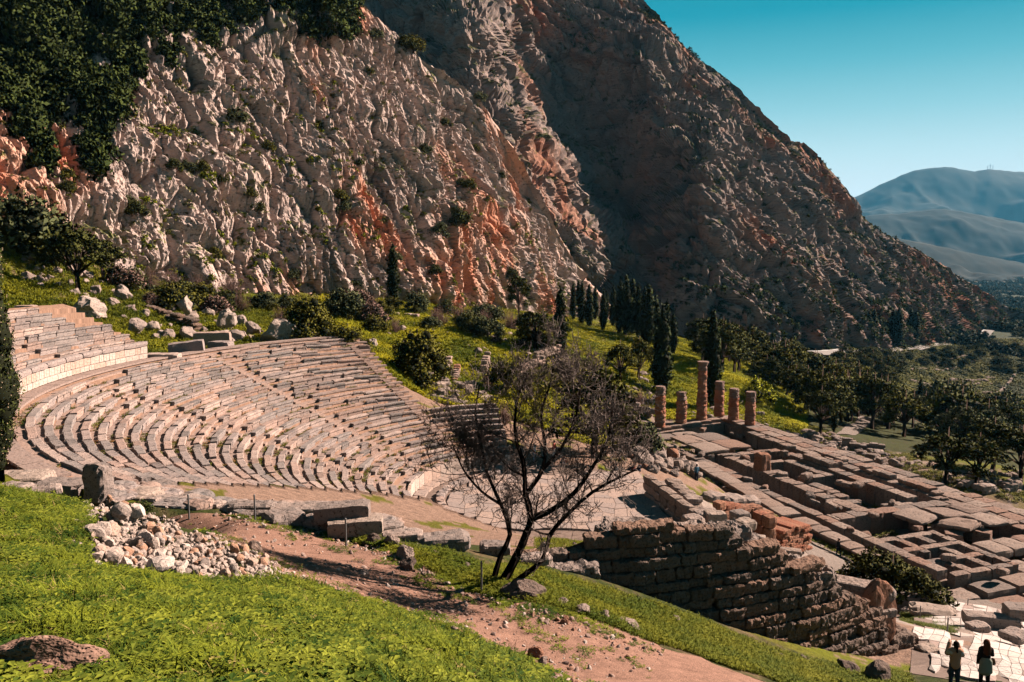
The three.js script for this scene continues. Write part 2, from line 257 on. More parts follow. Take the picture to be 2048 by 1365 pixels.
{
  const ang = []; for (let a = -180; a <= 180.01;) { ang.push(a); a += (a >= -36 && a < 36) ? .19 : Math.abs(a) < 60 ? .8 : 5; }
  const rad = []; for (let r = .4; r < 14000; r *= r < 12 ? 1.05 : r < 500 ? 1.0165 : 1.035) rad.push(r);
  const g = gridGeo(ang.length, rad.length, (i, j) => { const a = ang[i] * Math.PI / 180, r = rad[j], x = Math.sin(a) * r, z = -Math.cos(a) * r; return V(x, ground(x, z), z); });
  setColors(g, (x, y, z) => {
    const D = Math.hypot(x, z), n = fbm(x * .22, z * .22, 5, 4), n2 = fbm(x * .05, z * .05, 2, 4), n3 = fbm(x * 1.1, z * 1.1, 8, 3);
    let c = mix3(GREEN, OLIVE, smooth(-.15, .3, n2 + n * .5));
    if (n3 + n * .6 > .28) c = mix3(c, EARTH, .8);
    let [s, t] = templeST(x, z); const r = Math.hypot(x - TC.x, z - TC.z) + n * 6; s += n * 16 + n3 * 5; t += n * 9 + n2 * 6 + n3 * 4; if (D < 60) { s = -99; }
    if (s > -14 && s < 78 && t > -4 && t < 30) c = n > .12 ? mix3(GREEN, EARTH, .3) : mix3(EARTH, RUBBLE, .5 + n);       // bare terrace of the temple
    if (s > -10 && s < 60 && t <= -4 && t > -24) c = n > .12 ? mix3(OLIVE, EARTH, .4) : mix3(EARTH, RUBBLE, .5 + n * 2);                                             // ruin field
    if (r < 42 && z + n * 5 < -34) c = n > .2 ? OLIVE : EARTH; if (D < 34) { c = mix3([.035, .045, .010], [.13, .095, .05], smooth(-.05, .4, n3 + n)); }
    if (x + n * 8 > 9 && x < 30 && z + n * 8 < -44 && z > -72) c = n > .1 ? GREEN : RUBBLE;
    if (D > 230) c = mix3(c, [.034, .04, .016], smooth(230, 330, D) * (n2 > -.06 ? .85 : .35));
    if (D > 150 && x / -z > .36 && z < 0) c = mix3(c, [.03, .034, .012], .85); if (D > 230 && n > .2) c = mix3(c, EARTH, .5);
    if (D > 700) c = mix3([.05, .062, .035], [.13, .11, .07], smooth(.05, .2, fbm(x * .006, z * .006, 4, 4)));
    return c;
  });
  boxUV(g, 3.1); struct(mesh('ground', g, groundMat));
}
// strips laid on the ground: pairs of edge points
function strip(name, L, R, nAcross, nAlong, lift, m, wob = 0, uvs = 2) {
  const c1 = new THREE.CatmullRomCurve3(L), c2 = new THREE.CatmullRomCurve3(R);
  const g = gridGeo(nAcross + 1, nAlong + 1, (i, j) => { const t = j / nAlong, a = c1.getPoint(t), b = c2.getPoint(t); let u = i / nAcross; if (wob) { const w = wob * fbm(a.x * .9 + u * 9, a.z * .9, 3, 4); u += w * (u < .5 ? 1 : -1) * Math.abs(u - .5) * 2; } const p = a.lerp(b, u); p.y = ground(p.x, p.z) + lift; return p; });
  boxUV(g, uvs); return struct(mesh(name, g, m));
}
const gp = a => a.map(([x, y]) => onGround(x, y));
const pathMat = mat(.335, .20, .15, { map: gravelMap, bumpMap: gravelBump, bumpScale: .035 });
const gravelMat = mat(.25, .21, .185, { map: gravelMap, bumpMap: gravelBump, bumpScale: .02 });
strip('dirt_path', gp([[330, 1040], [440, 1085], [560, 1152], [700, 1197], [830, 1237], [960, 1292], [1060, 1347], [1130, 1400], [1200, 1470]]), gp([[480, 1033], [580, 1050], [680, 1075], [800, 1115], [900, 1165], [1000, 1202], [1130, 1228], [1330, 1300], [1620, 1400]]), 60, 160, .035, pathMat, .28, 2.2);
strip('gravel_path', gp([[1500, 1060], [1560, 1075], [1620, 1108], [1700, 1160], [1760, 1190], [1830, 1215], [1900, 1245]]), gp([[1530, 1028], [1590, 1052], [1680, 1085], [1790, 1145], [1900, 1178], [2048, 1165], [2200, 1180]]), 24, 70, .05, gravelMat, .1, 2.2);
strip('gravel_terrace', gp([[1235, 880], [1240, 868], [1250, 855], [1262, 846]]), gp([[1300, 868], [1310, 862], [1315, 855], [1320, 848]]), 14, 14, .06, gravelMat, .1, 3);
{
  const asphalt = mat(.30, .27, .25, { map: grainMap });
  const pts = [[1440, 716, 350], [1510, 713, 395], [1600, 708, 410], [1700, 702, 440], [1800, 693, 490], [1860, 689, 530], [1920, 684, 580], [1960, 672, 620], [1985, 658, 680], [2003, 643, 740], [2008, 632, 790], [1990, 622, 850]].map(a => at(...a));
  const L = [], R = []; pts.forEach((p, i) => { const a = pts[Math.max(0, i - 1)], b = pts[Math.min(pts.length - 1, i + 1)], n = V(-(b.z - a.z), 0, b.x - a.x).normalize(); L.push(p.clone().addScaledVector(n, -4)); R.push(p.clone().addScaledVector(n, 4)); });
  strip('road', L, R, 4, 150, .7, asphalt, 0, 5);
  const L2 = [], R2 = []; pts.forEach((p, i) => { const a = pts[Math.max(0, i - 1)], b = pts[Math.min(pts.length - 1, i + 1)], n = V(-(b.z - a.z), 0, b.x - a.x).normalize(); L2.push(p.clone().addScaledVector(n, -3.5)); R2.push(p.clone().addScaledVector(n, -3.1)); });
  strip('road_marking', L2, R2, 1, 150, .78, mat(.6, .6, .58));
  const far = [[2008, 655, 760], [2030, 650, 790], [2060, 647, 830]].map(a => at(...a)); strip('road', far.map(p => V(p.x, 0, p.z - 5)), far.map(p => V(p.x, 0, p.z + 5)), 2, 20, .8, asphalt, 0, 5);
}

// ---------- cliffs and mountains ----------
const rockMat = mat(1, 1, 1, { vertexColors: true, map: stoneMap, bumpMap: stoneBump, bumpScale: .3, flatShading: true });
function massif(name, px0, px1, nu, nv, base, ridge, depths, disp, colour, back) {
  const D = rbf(depths, 2, 400), nb = 26;
  const g = gridGeo(nu, nv + nb, (i, j) => {
    const px = lerp(px0, px1, i / (nu - 1)), b = poly(base, px), r = poly(ridge, px);
    if (j < nv) { const py = lerp(b, r, j / (nv - 1)); return at(px, py, D(px, py)); }
    const p = at(px, r, D(px, r)), k = (j - nv + 1) / nb; return V(p.x + k * back * .25 * (p.x / -p.z), p.y - k * k * back * .7 + k * back * .05, p.z - k * back);
  });
  const p = g.attributes.position, n = g.attributes.normal, out = new Float32Array(p.count * 3), info = new Float32Array(p.count);
  for (let i = 0; i < p.count; i++) { const x = p.getX(i), y = p.getY(i), z = p.getZ(i); let [d, q] = disp(x, y, z); { const j = Math.floor(i / nu); d *= 1 - .75 * smooth(nv * .93, nv, j) ; } let nx = n.getX(i), ny = n.getY(i), nz = n.getZ(i); if (nz * -z + nx * -x + ny * (EYE - y) < 0) { nx = -nx; ny = -ny; nz = -nz; } out[3 * i] = x + nx * d; out[3 * i + 1] = y + ny * d; out[3 * i + 2] = z + nz * d; info[i] = q; }
  g.setAttribute('position', new THREE.BufferAttribute(out, 3)); g.computeVertexNormals();
  const uv = new Float32Array(p.count * 2); for (let i = 0; i < p.count; i++) { uv[2 * i] = (out[3 * i] * .6 - out[3 * i + 2] * .8) / 9; uv[2 * i + 1] = out[3 * i + 1] / 9; } g.setAttribute('uv', new THREE.BufferAttribute(uv, 2));
  setColors(g, (x, y, z, i) => colour(x, y, z, info[i], g.attributes.normal.getY(i)));
  const o = struct(mesh(name, g, rockMat));
  o.pick = (px, py) => { const u = clamp((px - px0) / (px1 - px0), 0, 1) * (nu - 1) | 0, b = poly(base, px), r = poly(ridge, px), v = clamp((py - b) / (r - b), 0, 1) * (nv - 1) | 0, k = v * nu + u, q = g.attributes.position, m = g.attributes.normal; return [V(q.getX(k), q.getY(k), q.getZ(k)), V(m.getX(k), m.getY(k), m.getZ(k))]; };
  return o;
}
const GREY = [.35, .272, .24], PALE = [.46, .352, .305], WARM = [.50, .29, .21], RUST = [.46, .185, .11], DARK = [.10, .085, .078], MOSS = [.085, .10, .014];
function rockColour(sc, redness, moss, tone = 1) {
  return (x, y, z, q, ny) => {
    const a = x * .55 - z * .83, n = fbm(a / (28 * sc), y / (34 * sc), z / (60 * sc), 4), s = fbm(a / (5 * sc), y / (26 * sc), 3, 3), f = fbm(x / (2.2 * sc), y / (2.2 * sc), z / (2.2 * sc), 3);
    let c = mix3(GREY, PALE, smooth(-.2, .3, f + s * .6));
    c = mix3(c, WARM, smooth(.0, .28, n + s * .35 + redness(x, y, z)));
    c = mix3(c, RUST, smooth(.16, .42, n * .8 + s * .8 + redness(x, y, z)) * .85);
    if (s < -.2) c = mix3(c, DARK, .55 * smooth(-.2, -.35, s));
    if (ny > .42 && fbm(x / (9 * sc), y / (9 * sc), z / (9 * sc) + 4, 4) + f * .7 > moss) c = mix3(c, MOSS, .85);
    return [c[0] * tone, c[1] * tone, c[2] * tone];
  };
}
function cliffDisp(sc, amp, crag) {
  return (x, y, z) => {
    const a = (x * .55 - z * .83), w = 8 * sc * fbm(x / (40 * sc), y / (40 * sc), z / (40 * sc), 4), sh = .12 + .34 * smooth(-80 * sc, 10 * sc, x), q = a + sh * y + w, d = x * .83 + z * .55, al = y - .3 * a + w;
    const big = ridged(q / (42 * sc), al / (90 * sc), d / (60 * sc), 3) - .5;
    const A = facets(q / (9 * sc), al / (24 * sc), d / (14 * sc), 1.6), B = facets(q / (3.4 * sc) + 9, al / (9 * sc), d / (5 * sc), 1.7), C = facets(q / (1.4 * sc) + 5, al / (3.4 * sc), d / (1.8 * sc), 1.7), E = facets(q / (.66 * sc) + 3, al / (1.3 * sc), d / (.8 * sc), 1.5);
    const ly = (y + 10 * sc * fbm(a / (30 * sc), y / (60 * sc), 6, 3)) / (21 * sc), lf = ly - Math.floor(ly), ledge = (lf < .86 ? lf * 1.1 - .5 : .446 - (lf - .86) * 6.8), lw = smooth(.05, .3, fbm(a / (26 * sc), y / (26 * sc), 12, 2) + .15);
    const rub = smooth(-.12, .2, fbm(a / (20 * sc) + 5, y / (14 * sc), 2, 2)), hole = Math.max(0, fbm(q / (13 * sc), al / (24 * sc), 31, 2) - .2) * 14;
    return [amp * (6.5 * big - 2.6 * ledge * lw - hole * crag + crag * 2.3 * A[0] + crag * 1.2 * B[0] - Math.max(0, .17 - B[1]) * 5 + (.5 + .4 * rub) * C[0] + (.25 + .3 * rub) * E[0] - Math.max(0, .15 - A[1]) * 13), A[1]];
  };
}
const LB = [[-400, 420], [0, 490], [120, 560], [240, 620], [400, 650], [600, 655], [785, 650], [940, 660], [1060, 675], [1150, 690], [1250, 700]];
const LR = [[-400, -420], [300, -360], [500, -240], [600, -135], [700, -15], [760, 45], [800, 75], [850, 128], [900, 160], [940, 185], [975, 225], [1000, 268], [1050, 350], [1090, 420], [1130, 497], [1170, 556], [1210, 600], [1250, 640]];
const cliffL = massif('sunlit_cliff', -400, 1250, 720, 330, LB, LR,
  [[-400, 330, 92], [0, 445, 114], [120, 505, 120], [240, 568, 127], [400, 598, 142], [600, 614, 163], [785, 614, 179], [940, 628, 200], [1060, 645, 224], [1150, 655, 250], [1250, 650, 300],
   [-400, 60, 115], [0, 200, 130], [240, 300, 141], [400, 330, 157], [600, 330, 180], [785, 350, 198], [940, 400, 215], [1040, 450, 235], [1100, 520, 252], [1180, 590, 282], [620, 470, 168], [820, 480, 188],
   [-400, -300, 160], [0, 0, 148], [240, 0, 166], [400, 0, 184], [600, 0, 205], [700, -15, 222], [760, 50, 226], [850, 130, 233], [940, 190, 241], [1000, 270, 248], [1060, 370, 258], [1130, 500, 271], [1210, 600, 300], [0, -300, 180], [400, -280, 225], [600, -130, 236], [700, 200, 200], [840, 270, 213]],
  cliffDisp(1, 1, .85), rockColour(1, (x, y, z) => .10 * smooth(75, 40, y) - .06, .20), 60);
const RB = [[500, 690], [1000, 690], [1150, 690], [1250, 705], [1330, 735], [1420, 752], [1500, 755], [1600, 748], [1700, 735], [1800, 722], [1900, 705], [1990, 672], [2060, 665]];
const RR = [[500, -520], [800, -420], [1000, -300], [1200, -95], [1280, -2], [1330, 48], [1365, 88], [1400, 120], [1460, 163], [1520, 228], [1580, 284], [1610, 292], [1640, 318], [1690, 374], [1720, 428], [1760, 464], [1800, 482], [1850, 510], [1920, 555], [1990, 600], [2030, 628], [2060, 650]];
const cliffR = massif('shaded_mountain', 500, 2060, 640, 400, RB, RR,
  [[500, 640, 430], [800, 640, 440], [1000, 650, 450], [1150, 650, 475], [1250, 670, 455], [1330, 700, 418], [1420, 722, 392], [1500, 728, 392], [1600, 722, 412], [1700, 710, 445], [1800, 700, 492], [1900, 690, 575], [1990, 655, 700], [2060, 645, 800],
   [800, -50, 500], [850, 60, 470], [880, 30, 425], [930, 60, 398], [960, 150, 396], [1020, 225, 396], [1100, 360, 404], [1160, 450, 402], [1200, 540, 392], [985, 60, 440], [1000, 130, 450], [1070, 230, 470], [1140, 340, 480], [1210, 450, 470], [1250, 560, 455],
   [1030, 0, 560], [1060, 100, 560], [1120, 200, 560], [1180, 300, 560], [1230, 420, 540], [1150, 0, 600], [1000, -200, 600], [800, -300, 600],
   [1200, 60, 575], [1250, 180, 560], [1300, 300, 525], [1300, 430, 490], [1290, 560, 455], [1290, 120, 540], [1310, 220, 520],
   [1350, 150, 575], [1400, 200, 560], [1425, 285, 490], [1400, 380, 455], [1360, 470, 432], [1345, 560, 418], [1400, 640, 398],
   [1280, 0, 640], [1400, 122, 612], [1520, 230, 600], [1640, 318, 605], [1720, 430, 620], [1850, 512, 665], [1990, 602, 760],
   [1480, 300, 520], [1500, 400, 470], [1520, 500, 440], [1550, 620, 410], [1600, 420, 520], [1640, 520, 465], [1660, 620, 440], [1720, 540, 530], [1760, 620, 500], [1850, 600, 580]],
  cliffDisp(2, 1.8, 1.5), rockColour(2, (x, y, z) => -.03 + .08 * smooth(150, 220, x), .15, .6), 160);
// distant ranges
const rangeMat = mat(1, 1, 1, { vertexColors: true });
function range(name, ridge, base, dTop, dBase, sc) {
  const nu = 260, nv = 50, x0 = ridge[0][0], x1 = ridge[ridge.length - 1][0];
  const g = gridGeo(nu, nv + 10, (i, j) => {
    const px = lerp(x0, x1, i / (nu - 1)), r = poly(ridge, px), b = poly(base, px), t = j < nv ? j / (nv - 1) : 1;
    const p = at(px, lerp(b, r, t), lerp(dBase, dTop, t)); const k = Math.max(0, j - nv + 1) / 10; p.z -= k * dTop * .2; p.y -= k * dTop * .12;
    const e = Math.sin(Math.min(1, t) * Math.PI); p.z += e * sc * .8 * (ridged(p.x / sc / 2.2, p.z / sc / 5, 1, 4) - .5); p.y += e * sc * .22 * fbm(p.x / sc * 1.5, p.z / sc * 1.5, 2, 4) + sc * .012 * fbm(p.x / sc * 9, p.z / sc * 9, 5, 3); return p;
  });
  setColors(g, (x, y, z) => mix3([.006, .011, .010], [.022, .024, .020], smooth(-.1, .35, fbm(x / sc * 3, y / sc * 3, z / sc * 3, 5))));
  return struct(mesh(name, g, rangeMat));
}
const peaks = [[1500, 480], [1640, 425], [1690, 402], [1725, 388], [1760, 370], [1800, 352], [1830, 341], [1860, 337], [1890, 334], [1925, 339], [1950, 343], [1978, 338], [2010, 342], [2048, 345], [2150, 360], [2400, 330], [2700, 400]];
range('far_mountain', peaks, [[1500, 520], [2700, 520]], 9000, 6800, 1500);
range('far_hills', [[1500, 470], [1700, 442], [1740, 430], [1800, 427], [1850, 421], [1890, 418], [1950, 428], [2048, 446], [2300, 430], [2700, 460]], [[1500, 560], [2700, 560]], 5600, 4300, 900);
range('far_hills', [[1500, 500], [1700, 476], [1760, 470], [1850, 487], [1950, 508], [2048, 527], [2300, 540], [2700, 530]], [[1500, 600], [2700, 600]], 3600, 2500, 600);

// ---------- the theatre ----------
const SEAT = [stone(.32, .25, .22, .04), stone(.37, .285, .245, .04), stone(.27, .22, .20, .04), stone(.335, .24, .20, .04), stone(.235, .20, .183, .04)];
const TREAD = [stone(.31, .22, .18, .03), stone(.275, .205, .175, .03)];
const PODIUM = [stone(.42, .335, .285, .015), stone(.40, .29, .235, .015), stone(.44, .365, .315, .015)];
function seatGeo(L, seed) {
  const pr = [[0, -.02], [.0, -.14], [-.07, -.2], [-.08, -.52], [-.46, -.52], [-.47, -.03], [-.44, 0], [-.03, 0]], n = 6, r = rng(seed), ox = r() * 50, pos = [], idx = [], m = pr.length;
  const chip = [r() < .4 ? .05 + r() * .1 : .01, r() < .4 ? .05 + r() * .1 : .01];
  for (let i = 0; i < n; i++) for (let k = 0; k < m; k++) {
    let x = (i / (n - 1) - .5) * L, z = pr[k][0], y = pr[k][1]; const f = fbm(x * 1.3 + ox, y * 3, z * 3 + seed, 3), f2 = fbm(x * 2.3 + seed, y * 3, z * 3 + ox, 3);
    if (i === 0 || i === n - 1) { const c = chip[i ? 1 : 0]; if (y > -.1) { y -= c * (.3 + .7 * r()); x += (i ? -1 : 1) * c * r(); } x += f * .05; }
    y += y > -.1 ? f * .07 : 0; z += f2 * .07; pos.push(x, y, z);
  }
  for (let i = 0; i < n - 1; i++) for (let k = 0; k < m; k++) { const a = i * m + k, b = i * m + (k + 1) % m; idx.push(a, b, a + m, b, b + m, a + m); }
  for (let k = 1; k < m - 1; k++) { idx.push(0, k + 1, k); const e = (n - 1) * m; idx.push(e, e + k, e + k + 1); }
  let g = new THREE.BufferGeometry(); g.setAttribute('position', new THREE.Float32BufferAttribute(pos, 3)); g.setIndex(idx); g = g.toNonIndexed(); g.computeVertexNormals(); return boxUV(g, 1.4);
}
const seatVar = []; for (let i = 0; i < 5; i++) for (const L of [1.3, 1.8, 2.3, 2.9]) seatVar.push([L, seatGeo(L, 11 + i * 7 + L * 100 | 0)]);
const circle = (r, a, y) => V(TC.x + r * Math.sin(a), y, TC.z + r * Math.cos(a));
const theatre = thing('stone_theatre', 'ancient stone theatre with curved tiers of pale seat blocks', 'theatre', null);
const stairs = [-57.5, -86, -115, -143].map(d => d * Math.PI / 180);
{
  const r = rng(5), seats = [];
  const tiers = [];
  for (let k = 0; k < ROWS; k++) tiers.push([rowR(k), rowY(k) + .14, farA(k) - .02 * r(), nearA(k) + .02 * r(), k]);
  const ends = [-104.6, -105.4, -104.2, -105.5, -100.6, -100.9, -100.2, -99.8];
  for (let k = 0; k < 8; k++) tiers.push([PODR + .75 + UDR * k, UPY + .2 + UDH * k, ends[k] * Math.PI / 180, -62 * Math.PI / 180, 100 + k]);
  tiers.forEach(([R, Y, a0, a1, k]) => {
    const tier = new THREE.Group(); tier.name = 'seating_tier'; theatre.add(tier);
    const slabs = [], dr = k < 100 ? DR : UDR, dh = k < 100 ? DH : UDH;
    // floor slabs behind the seats
    for (let a = a0; a < a1;) {
      const L = .8 + r() * 1.1, da = L / (R + .7); const w = dr - .44; const g = new THREE.BoxGeometry(L - .03, .16, w + .12);
      g.rotateZ((r() - .5) * .02); g.rotateX((r() - .5) * .03); g.rotateY(a + da / 2); const p = circle(R + .46 + w / 2, a + da / 2, Y - .22 + (r() - .5) * .04); g.translate(p.x, p.y, p.z); slabs.push(boxUV(g, 1.4)); a += da;
    }
    stuff(mesh('tread_slabs', mergeGeometries(slabs), TREAD[k % 2], tier));
    for (let a = a0; a < a1;) {
      const messy = (a < -2.1 && k > 11 && k < 100) ? 1 : 0, v = seatVar[(r() * seatVar.length) | 0]; const L = v[0], da = L / R, mid = a + da / 2;
      const st = stairs.some(s => Math.abs(Math.atan2(Math.sin(mid - s), Math.cos(mid - s))) * R < .42 + L / 2 && k < 100 && s !== stairs[0] || (k >= 100 && Math.abs(mid - s) * R < .3 + L / 2));
      if (st) { a += .12 / R + (r() < .5 ? .2 / R : .5 / R) * .5; continue; }
      const miss = messy ? .12 : .02;
      if (r() > miss) {
        const j = messy ? 2.6 : 1, p = circle(R + (r() - .5) * .07 * j, mid, Y + (r() - .5) * .06 * j - (messy && r() < .12 ? .18 : 0));
        seats.push({ v, p, q: new THREE.Euler((r() - .5) * .05 * j, mid + Math.PI + (r() - .5) * .045 * j, (r() - .5) * .04 * j, 'YXZ'), tier, m: SEAT[(r() * 5) | 0], score: L / p.distanceTo(camera.position) * ((p.x / -p.z) > -.66 ? 1 : .01) });
      }
      a += da + (.006 + r() ** 4 * .16) / R;
    }
  });
  seats.sort((a, b) => b.score - a.score);
  const rest = [];
  seats.forEach((s, i) => {
    if (i < 300) { const o = mesh('seat_block', s.v[1], s.m, s.tier); o.position.copy(s.p); o.rotation.copy(s.q); }
    else { const mi = SEAT.indexOf(s.m); (rest[mi] ??= []).push(s.v[1].clone().applyMatrix4(new THREE.Matrix4().compose(s.p, new THREE.Quaternion().setFromEuler(s.q), V(1, 1, 1)))); }
  });
  const all = []; rest.forEach((l, i) => { const g = mergeGeometries(l), c = SEAT[i].color, arr = new Float32Array(g.attributes.position.count * 3); for (let n = 0; n < arr.length; n += 3) { arr[n] = c.r; arr[n + 1] = c.g; arr[n + 2] = c.b; } g.setAttribute('color', new THREE.BufferAttribute(arr, 3)); all.push(g); });
  stuff(mesh('seat_blocks', mergeGeometries(all), mat(1, 1, 1, { vertexColors: true, map: stoneMap, bumpMap: stoneBump, bumpScale: .03 }), theatre));
  // stairways between the wedges
  stairs.slice(1).forEach(s => { const gs = []; for (let k = 0; k < ROWS; k++) for (const [f, h] of [[0.02, -.08], [.36, .02]]) { const g = new THREE.BoxGeometry(.74, .3, .36); g.rotateY(s); const p = circle(rowR(k) + .2 + f - .1, s, rowY(k) - .2 + h); g.translate(p.x, p.y, p.z); gs.push(boxUV(g, 1.4)); } mesh('stairway', mergeGeometries(gs), TREAD[0], theatre); });
  // the bank that carries the tiers
  const prof = []; for (let k = 0; k < ROWS; k++) prof.push([rowR(k) + .1, rowY(k) - DH - .3], [rowR(k) + .1, rowY(k) - .16]); prof.push([PODR - .2, PODY - .12], [PODR + .3, PODY - .1], [PODR + .4, UPY - .2]); for (let k = 0; k < 8; k++) prof.push([PODR + .85 + UDR * k, UPY + UDH * (k - 1) - .1], [PODR + .86 + UDR * k, UPY + UDH * k - .1]); prof.push([PODR + 9, UPY + UDH * 8 - .2]);
  const bank = mat(.30, .185, .13, { map: grainMap, bumpMap: stoneBump, bumpScale: .05 });
  const low = 2 * ROWS + 1, band = (i0, i1, fa, fb) => gridGeo(90, i1 - i0, (i, j) => { const [R, Y] = prof[i0 + j], k = clamp((R - R0) / DR, 0, 26), a = lerp(fa(k), fb(k), i / 89); return circle(R, a, Y + .04 * N3(a * 40, R, 3)); });
  mesh('earth_bank', boxUV(band(0, 20, farA, nearA), 2), bank, theatre); mesh('earth_bank', boxUV(band(20, low, () => farA(20), nearA), 2), bank, theatre);
  mesh('earth_bank', boxUV(band(low - 1, prof.length, () => podA, () => -1.07), 2), bank, theatre);
  // walkway slabs, then the podium wall: two courses of upright slabs under a heavier coping
  const walk = []; for (let a = farA(20); a < nearA(26) - .02;) { const L = .8 + r() * .9, da = L / 35, g = new THREE.BoxGeometry(L - .03, .14, 1.05); g.rotateY(a + da / 2); const p = circle(35.05, a + da / 2, PODY - .1 + (r() - .5) * .03); g.translate(p.x, p.y, p.z); walk.push(boxUV(g, 1.4)); a += da; }
  stuff(mesh('walkway_slabs', mergeGeometries(walk), TREAD[1], theatre));
  const pod = new THREE.Group(); pod.name = 'podium_wall'; theatre.add(pod);
  for (const [c, y0, h, dep, lens] of [[0, PODY - .05, .45, .34, [.7, 1]], [1, PODY + .405, .62, .30, [.5, .9]], [2, PODY + 1.03, .46, .62, [1.3, 1.9]]])
    for (let a = podA; a < -1.07;) { const L = lens[0] + r() * lens[1], da = L / PODR, g = block(L - .015, h - .01, dep, { seed: (a * 999 | 0) + c, rough: c === 2 ? .05 : .012, worn: c === 2 ? .09 : .02, seg: c === 2 ? [6, 2, 2] : [2, 1, 1] }); const o = mesh(c === 2 ? 'coping_block' : 'wall_slab', g, c === 2 ? SEAT[2] : PODIUM[(r() * 3) | 0], pod); o.position.copy(circle(PODR + dep / 2 - (c === 2 ? .14 : 0), a + da / 2, y0)); o.rotation.y = a + da / 2; a += da; }
  // first-row podium round the orchestra
  const front = new THREE.Group(); front.name = 'front_wall'; theatre.add(front);
  for (let a = farA(0); a < nearA(0);) { const L = 1 + r() * .5, da = L / 9.95, o = mesh('wall_slab', block(L - .015, 1.12, .25, { seed: a * 1999 | 0, rough: .012, worn: .02, seg: [2, 1, 1] }), PODIUM[(r() * 3) | 0], front); o.position.copy(circle(9.98, a + da / 2, FLOOR - .05)); o.rotation.y = a + da / 2; a += da; }
}
// orchestra floor: irregular paving, a drain and its kerb stones
const orchestra = struct(mesh('orchestra_floor', (() => { const g = new THREE.CircleGeometry(10.6, 64); g.rotateX(-Math.PI / 2); return boxUV(g, 2); })(), mat(.22, .16, .13, { map: grainMap })));
orchestra.position.set(TC.x, FLOOR - .12, TC.z);
{
  const r = rng(77), S = [stone(.33, .25, .21, .02), stone(.30, .235, .205, .02), stone(.35, .26, .215, .02), stone(.28, .225, .20, .02)], nx = 17, nz = 15, P = {};
  const corner = (i, j) => P[i + ',' + j] ??= [(i - 6) * 1.15 + (r() - .5) * .55, (j - 7) * 1.1 + (r() - .5) * .5 + (i % 2) * .3];
  for (let j = 0; j < nz; j++) for (let i = 0; i < nx; i++) {
    const q = [corner(i, j), corner(i + 1, j), corner(i + 1, j + 1), corner(i, j + 1)], cx = q.reduce((s, p) => s + p[0], 0) / 4, cz = q.reduce((s, p) => s + p[1], 0) / 4, R = Math.hypot(cx, cz);
    if (cx < 3 ? R > 7.0 : Math.abs(cz) > 9 || cx > 9.5) continue;
    const sh = new THREE.Shape(q.map(([x, z]) => new THREE.Vector2(lerp(cx, x, .975), -lerp(cz, z, .975)))), g = new THREE.ExtrudeGeometry(sh, { depth: .12, bevelEnabled: false }); g.rotateX(-Math.PI / 2 + (r() - .5) * .012); boxUV(g, 1.4);
    const o = mesh('paving_slab', g, S[(r() * 4) | 0], orchestra); o.position.y = .02 + r() * .035;
  }
  for (let a = -2.75; a < -1.0;) { const L = .7 + r() * .8, da = L / 7.6, g = block(L - .06, .42, .65, { seed: a * 777 | 0, rough: .06, worn: .09, seg: [4, 2, 2] }); const o = mesh('kerb_stone', g, SEAT[(r() * 5) | 0], orchestra); o.position.set(7.6 * Math.sin(a + da / 2), -.02 + r() * .06, 7.6 * Math.cos(a + da / 2)); o.rotation.y = a + da / 2 + (r() - .5) * .1; a += da; }
  for (let a = -2.9; a < -1.0;) { const L = 1.1 + r() * .6, da = L / 9.2, g = block(L - .03, .24, .95, { seed: a * 555 | 0, rough: .015, worn: .03, seg: [3, 1, 2] }); const o = mesh('walk_slab', g, S[(r() * 4) | 0], orchestra); o.position.set(9.3 * Math.sin(a + da / 2), .06, 9.3 * Math.cos(a + da / 2)); o.rotation.y = a + da / 2; a += da; }
}
// ---------- loose blocks along the near end of the tiers ----------
const BLK = [stone(.25, .20, .175, .05), stone(.28, .22, .19, .05), stone(.21, .17, .15, .05), stone(.30, .235, .195, .05)];
let seedN = 100;
// a block standing where the photograph shows its middle bottom edge
function putBlock(label, px, py, d, w, h, dp, turn = 0, tilt = 0, o = {}, group) {
  const p = at(px, py, d), g = block(w, h, dp, { seed: seedN++, rough: .05, worn: .1, seg: [7, 4, 4], ...o }); const b = mesh(o.name ?? 'stone_block', g, o.m ?? BLK[seedN % 4]); b.position.copy(p); b.rotation.set(o.lean ?? 0, turn, tilt); return tag(b, label, o.cat ?? 'stone block', group);
}
putBlock('tall rounded standing stone behind the rubble heap', 199, 1008, 30.5, 1.05, 1.62, .75, -.35, 0, { name: 'standing_stone', cat: 'standing stone', worn: .22, seg: [6, 9, 5], rough: .06, m: BLK[2] });
putBlock('long slab left of the standing stone, shaded front face', 128, 990, 31.5, 2.3, .62, 1.5, -.1, 0, { worn: .18 });
putBlock('broken slab at the left edge beside the cypress', 40, 972, 32, 2.4, .55, 1.6, .15, 0, { worn: .2 });
putBlock('small slab lying in front of the left broken slab', 28, 985, 29, 1.3, .3, .9, -.2, 0);
putBlock('low slab tilted in the grass left of the standing stone', 85, 992, 29, 1.3, .34, .9, .5, .06);
putBlock('cut block with dark square end on the lowest tier ends', 320, 984, 34.5, 1.1, .42, 1.0, -.55, 0, { worn: .03, rough: .015 });
putBlock('flat slab right of the standing stone', 268, 1000, 31.5, 1.9, .42, 1.5, -.3, .03, { worn: .15 });
putBlock('wide flat slab near the second fence post', 335, 1012, 31, 1.9, .3, 1.3, -.2, 0, { worn: .12 });
putBlock('broad worn slab beyond the fence posts', 440, 1022, 32, 2.2, .3, 1.6, -.1, 0, { worn: .1 });
putBlock('low block with grass on it by the third fence post', 505, 1040, 30, 1.5, .42, .8, .06, 0, { worn: .12 });
putBlock('dark block lying on the low wall by the third post', 505, 1022, 30.3, 1.7, .34, .8, .05, 0, { worn: .12, m: BLK[2] });
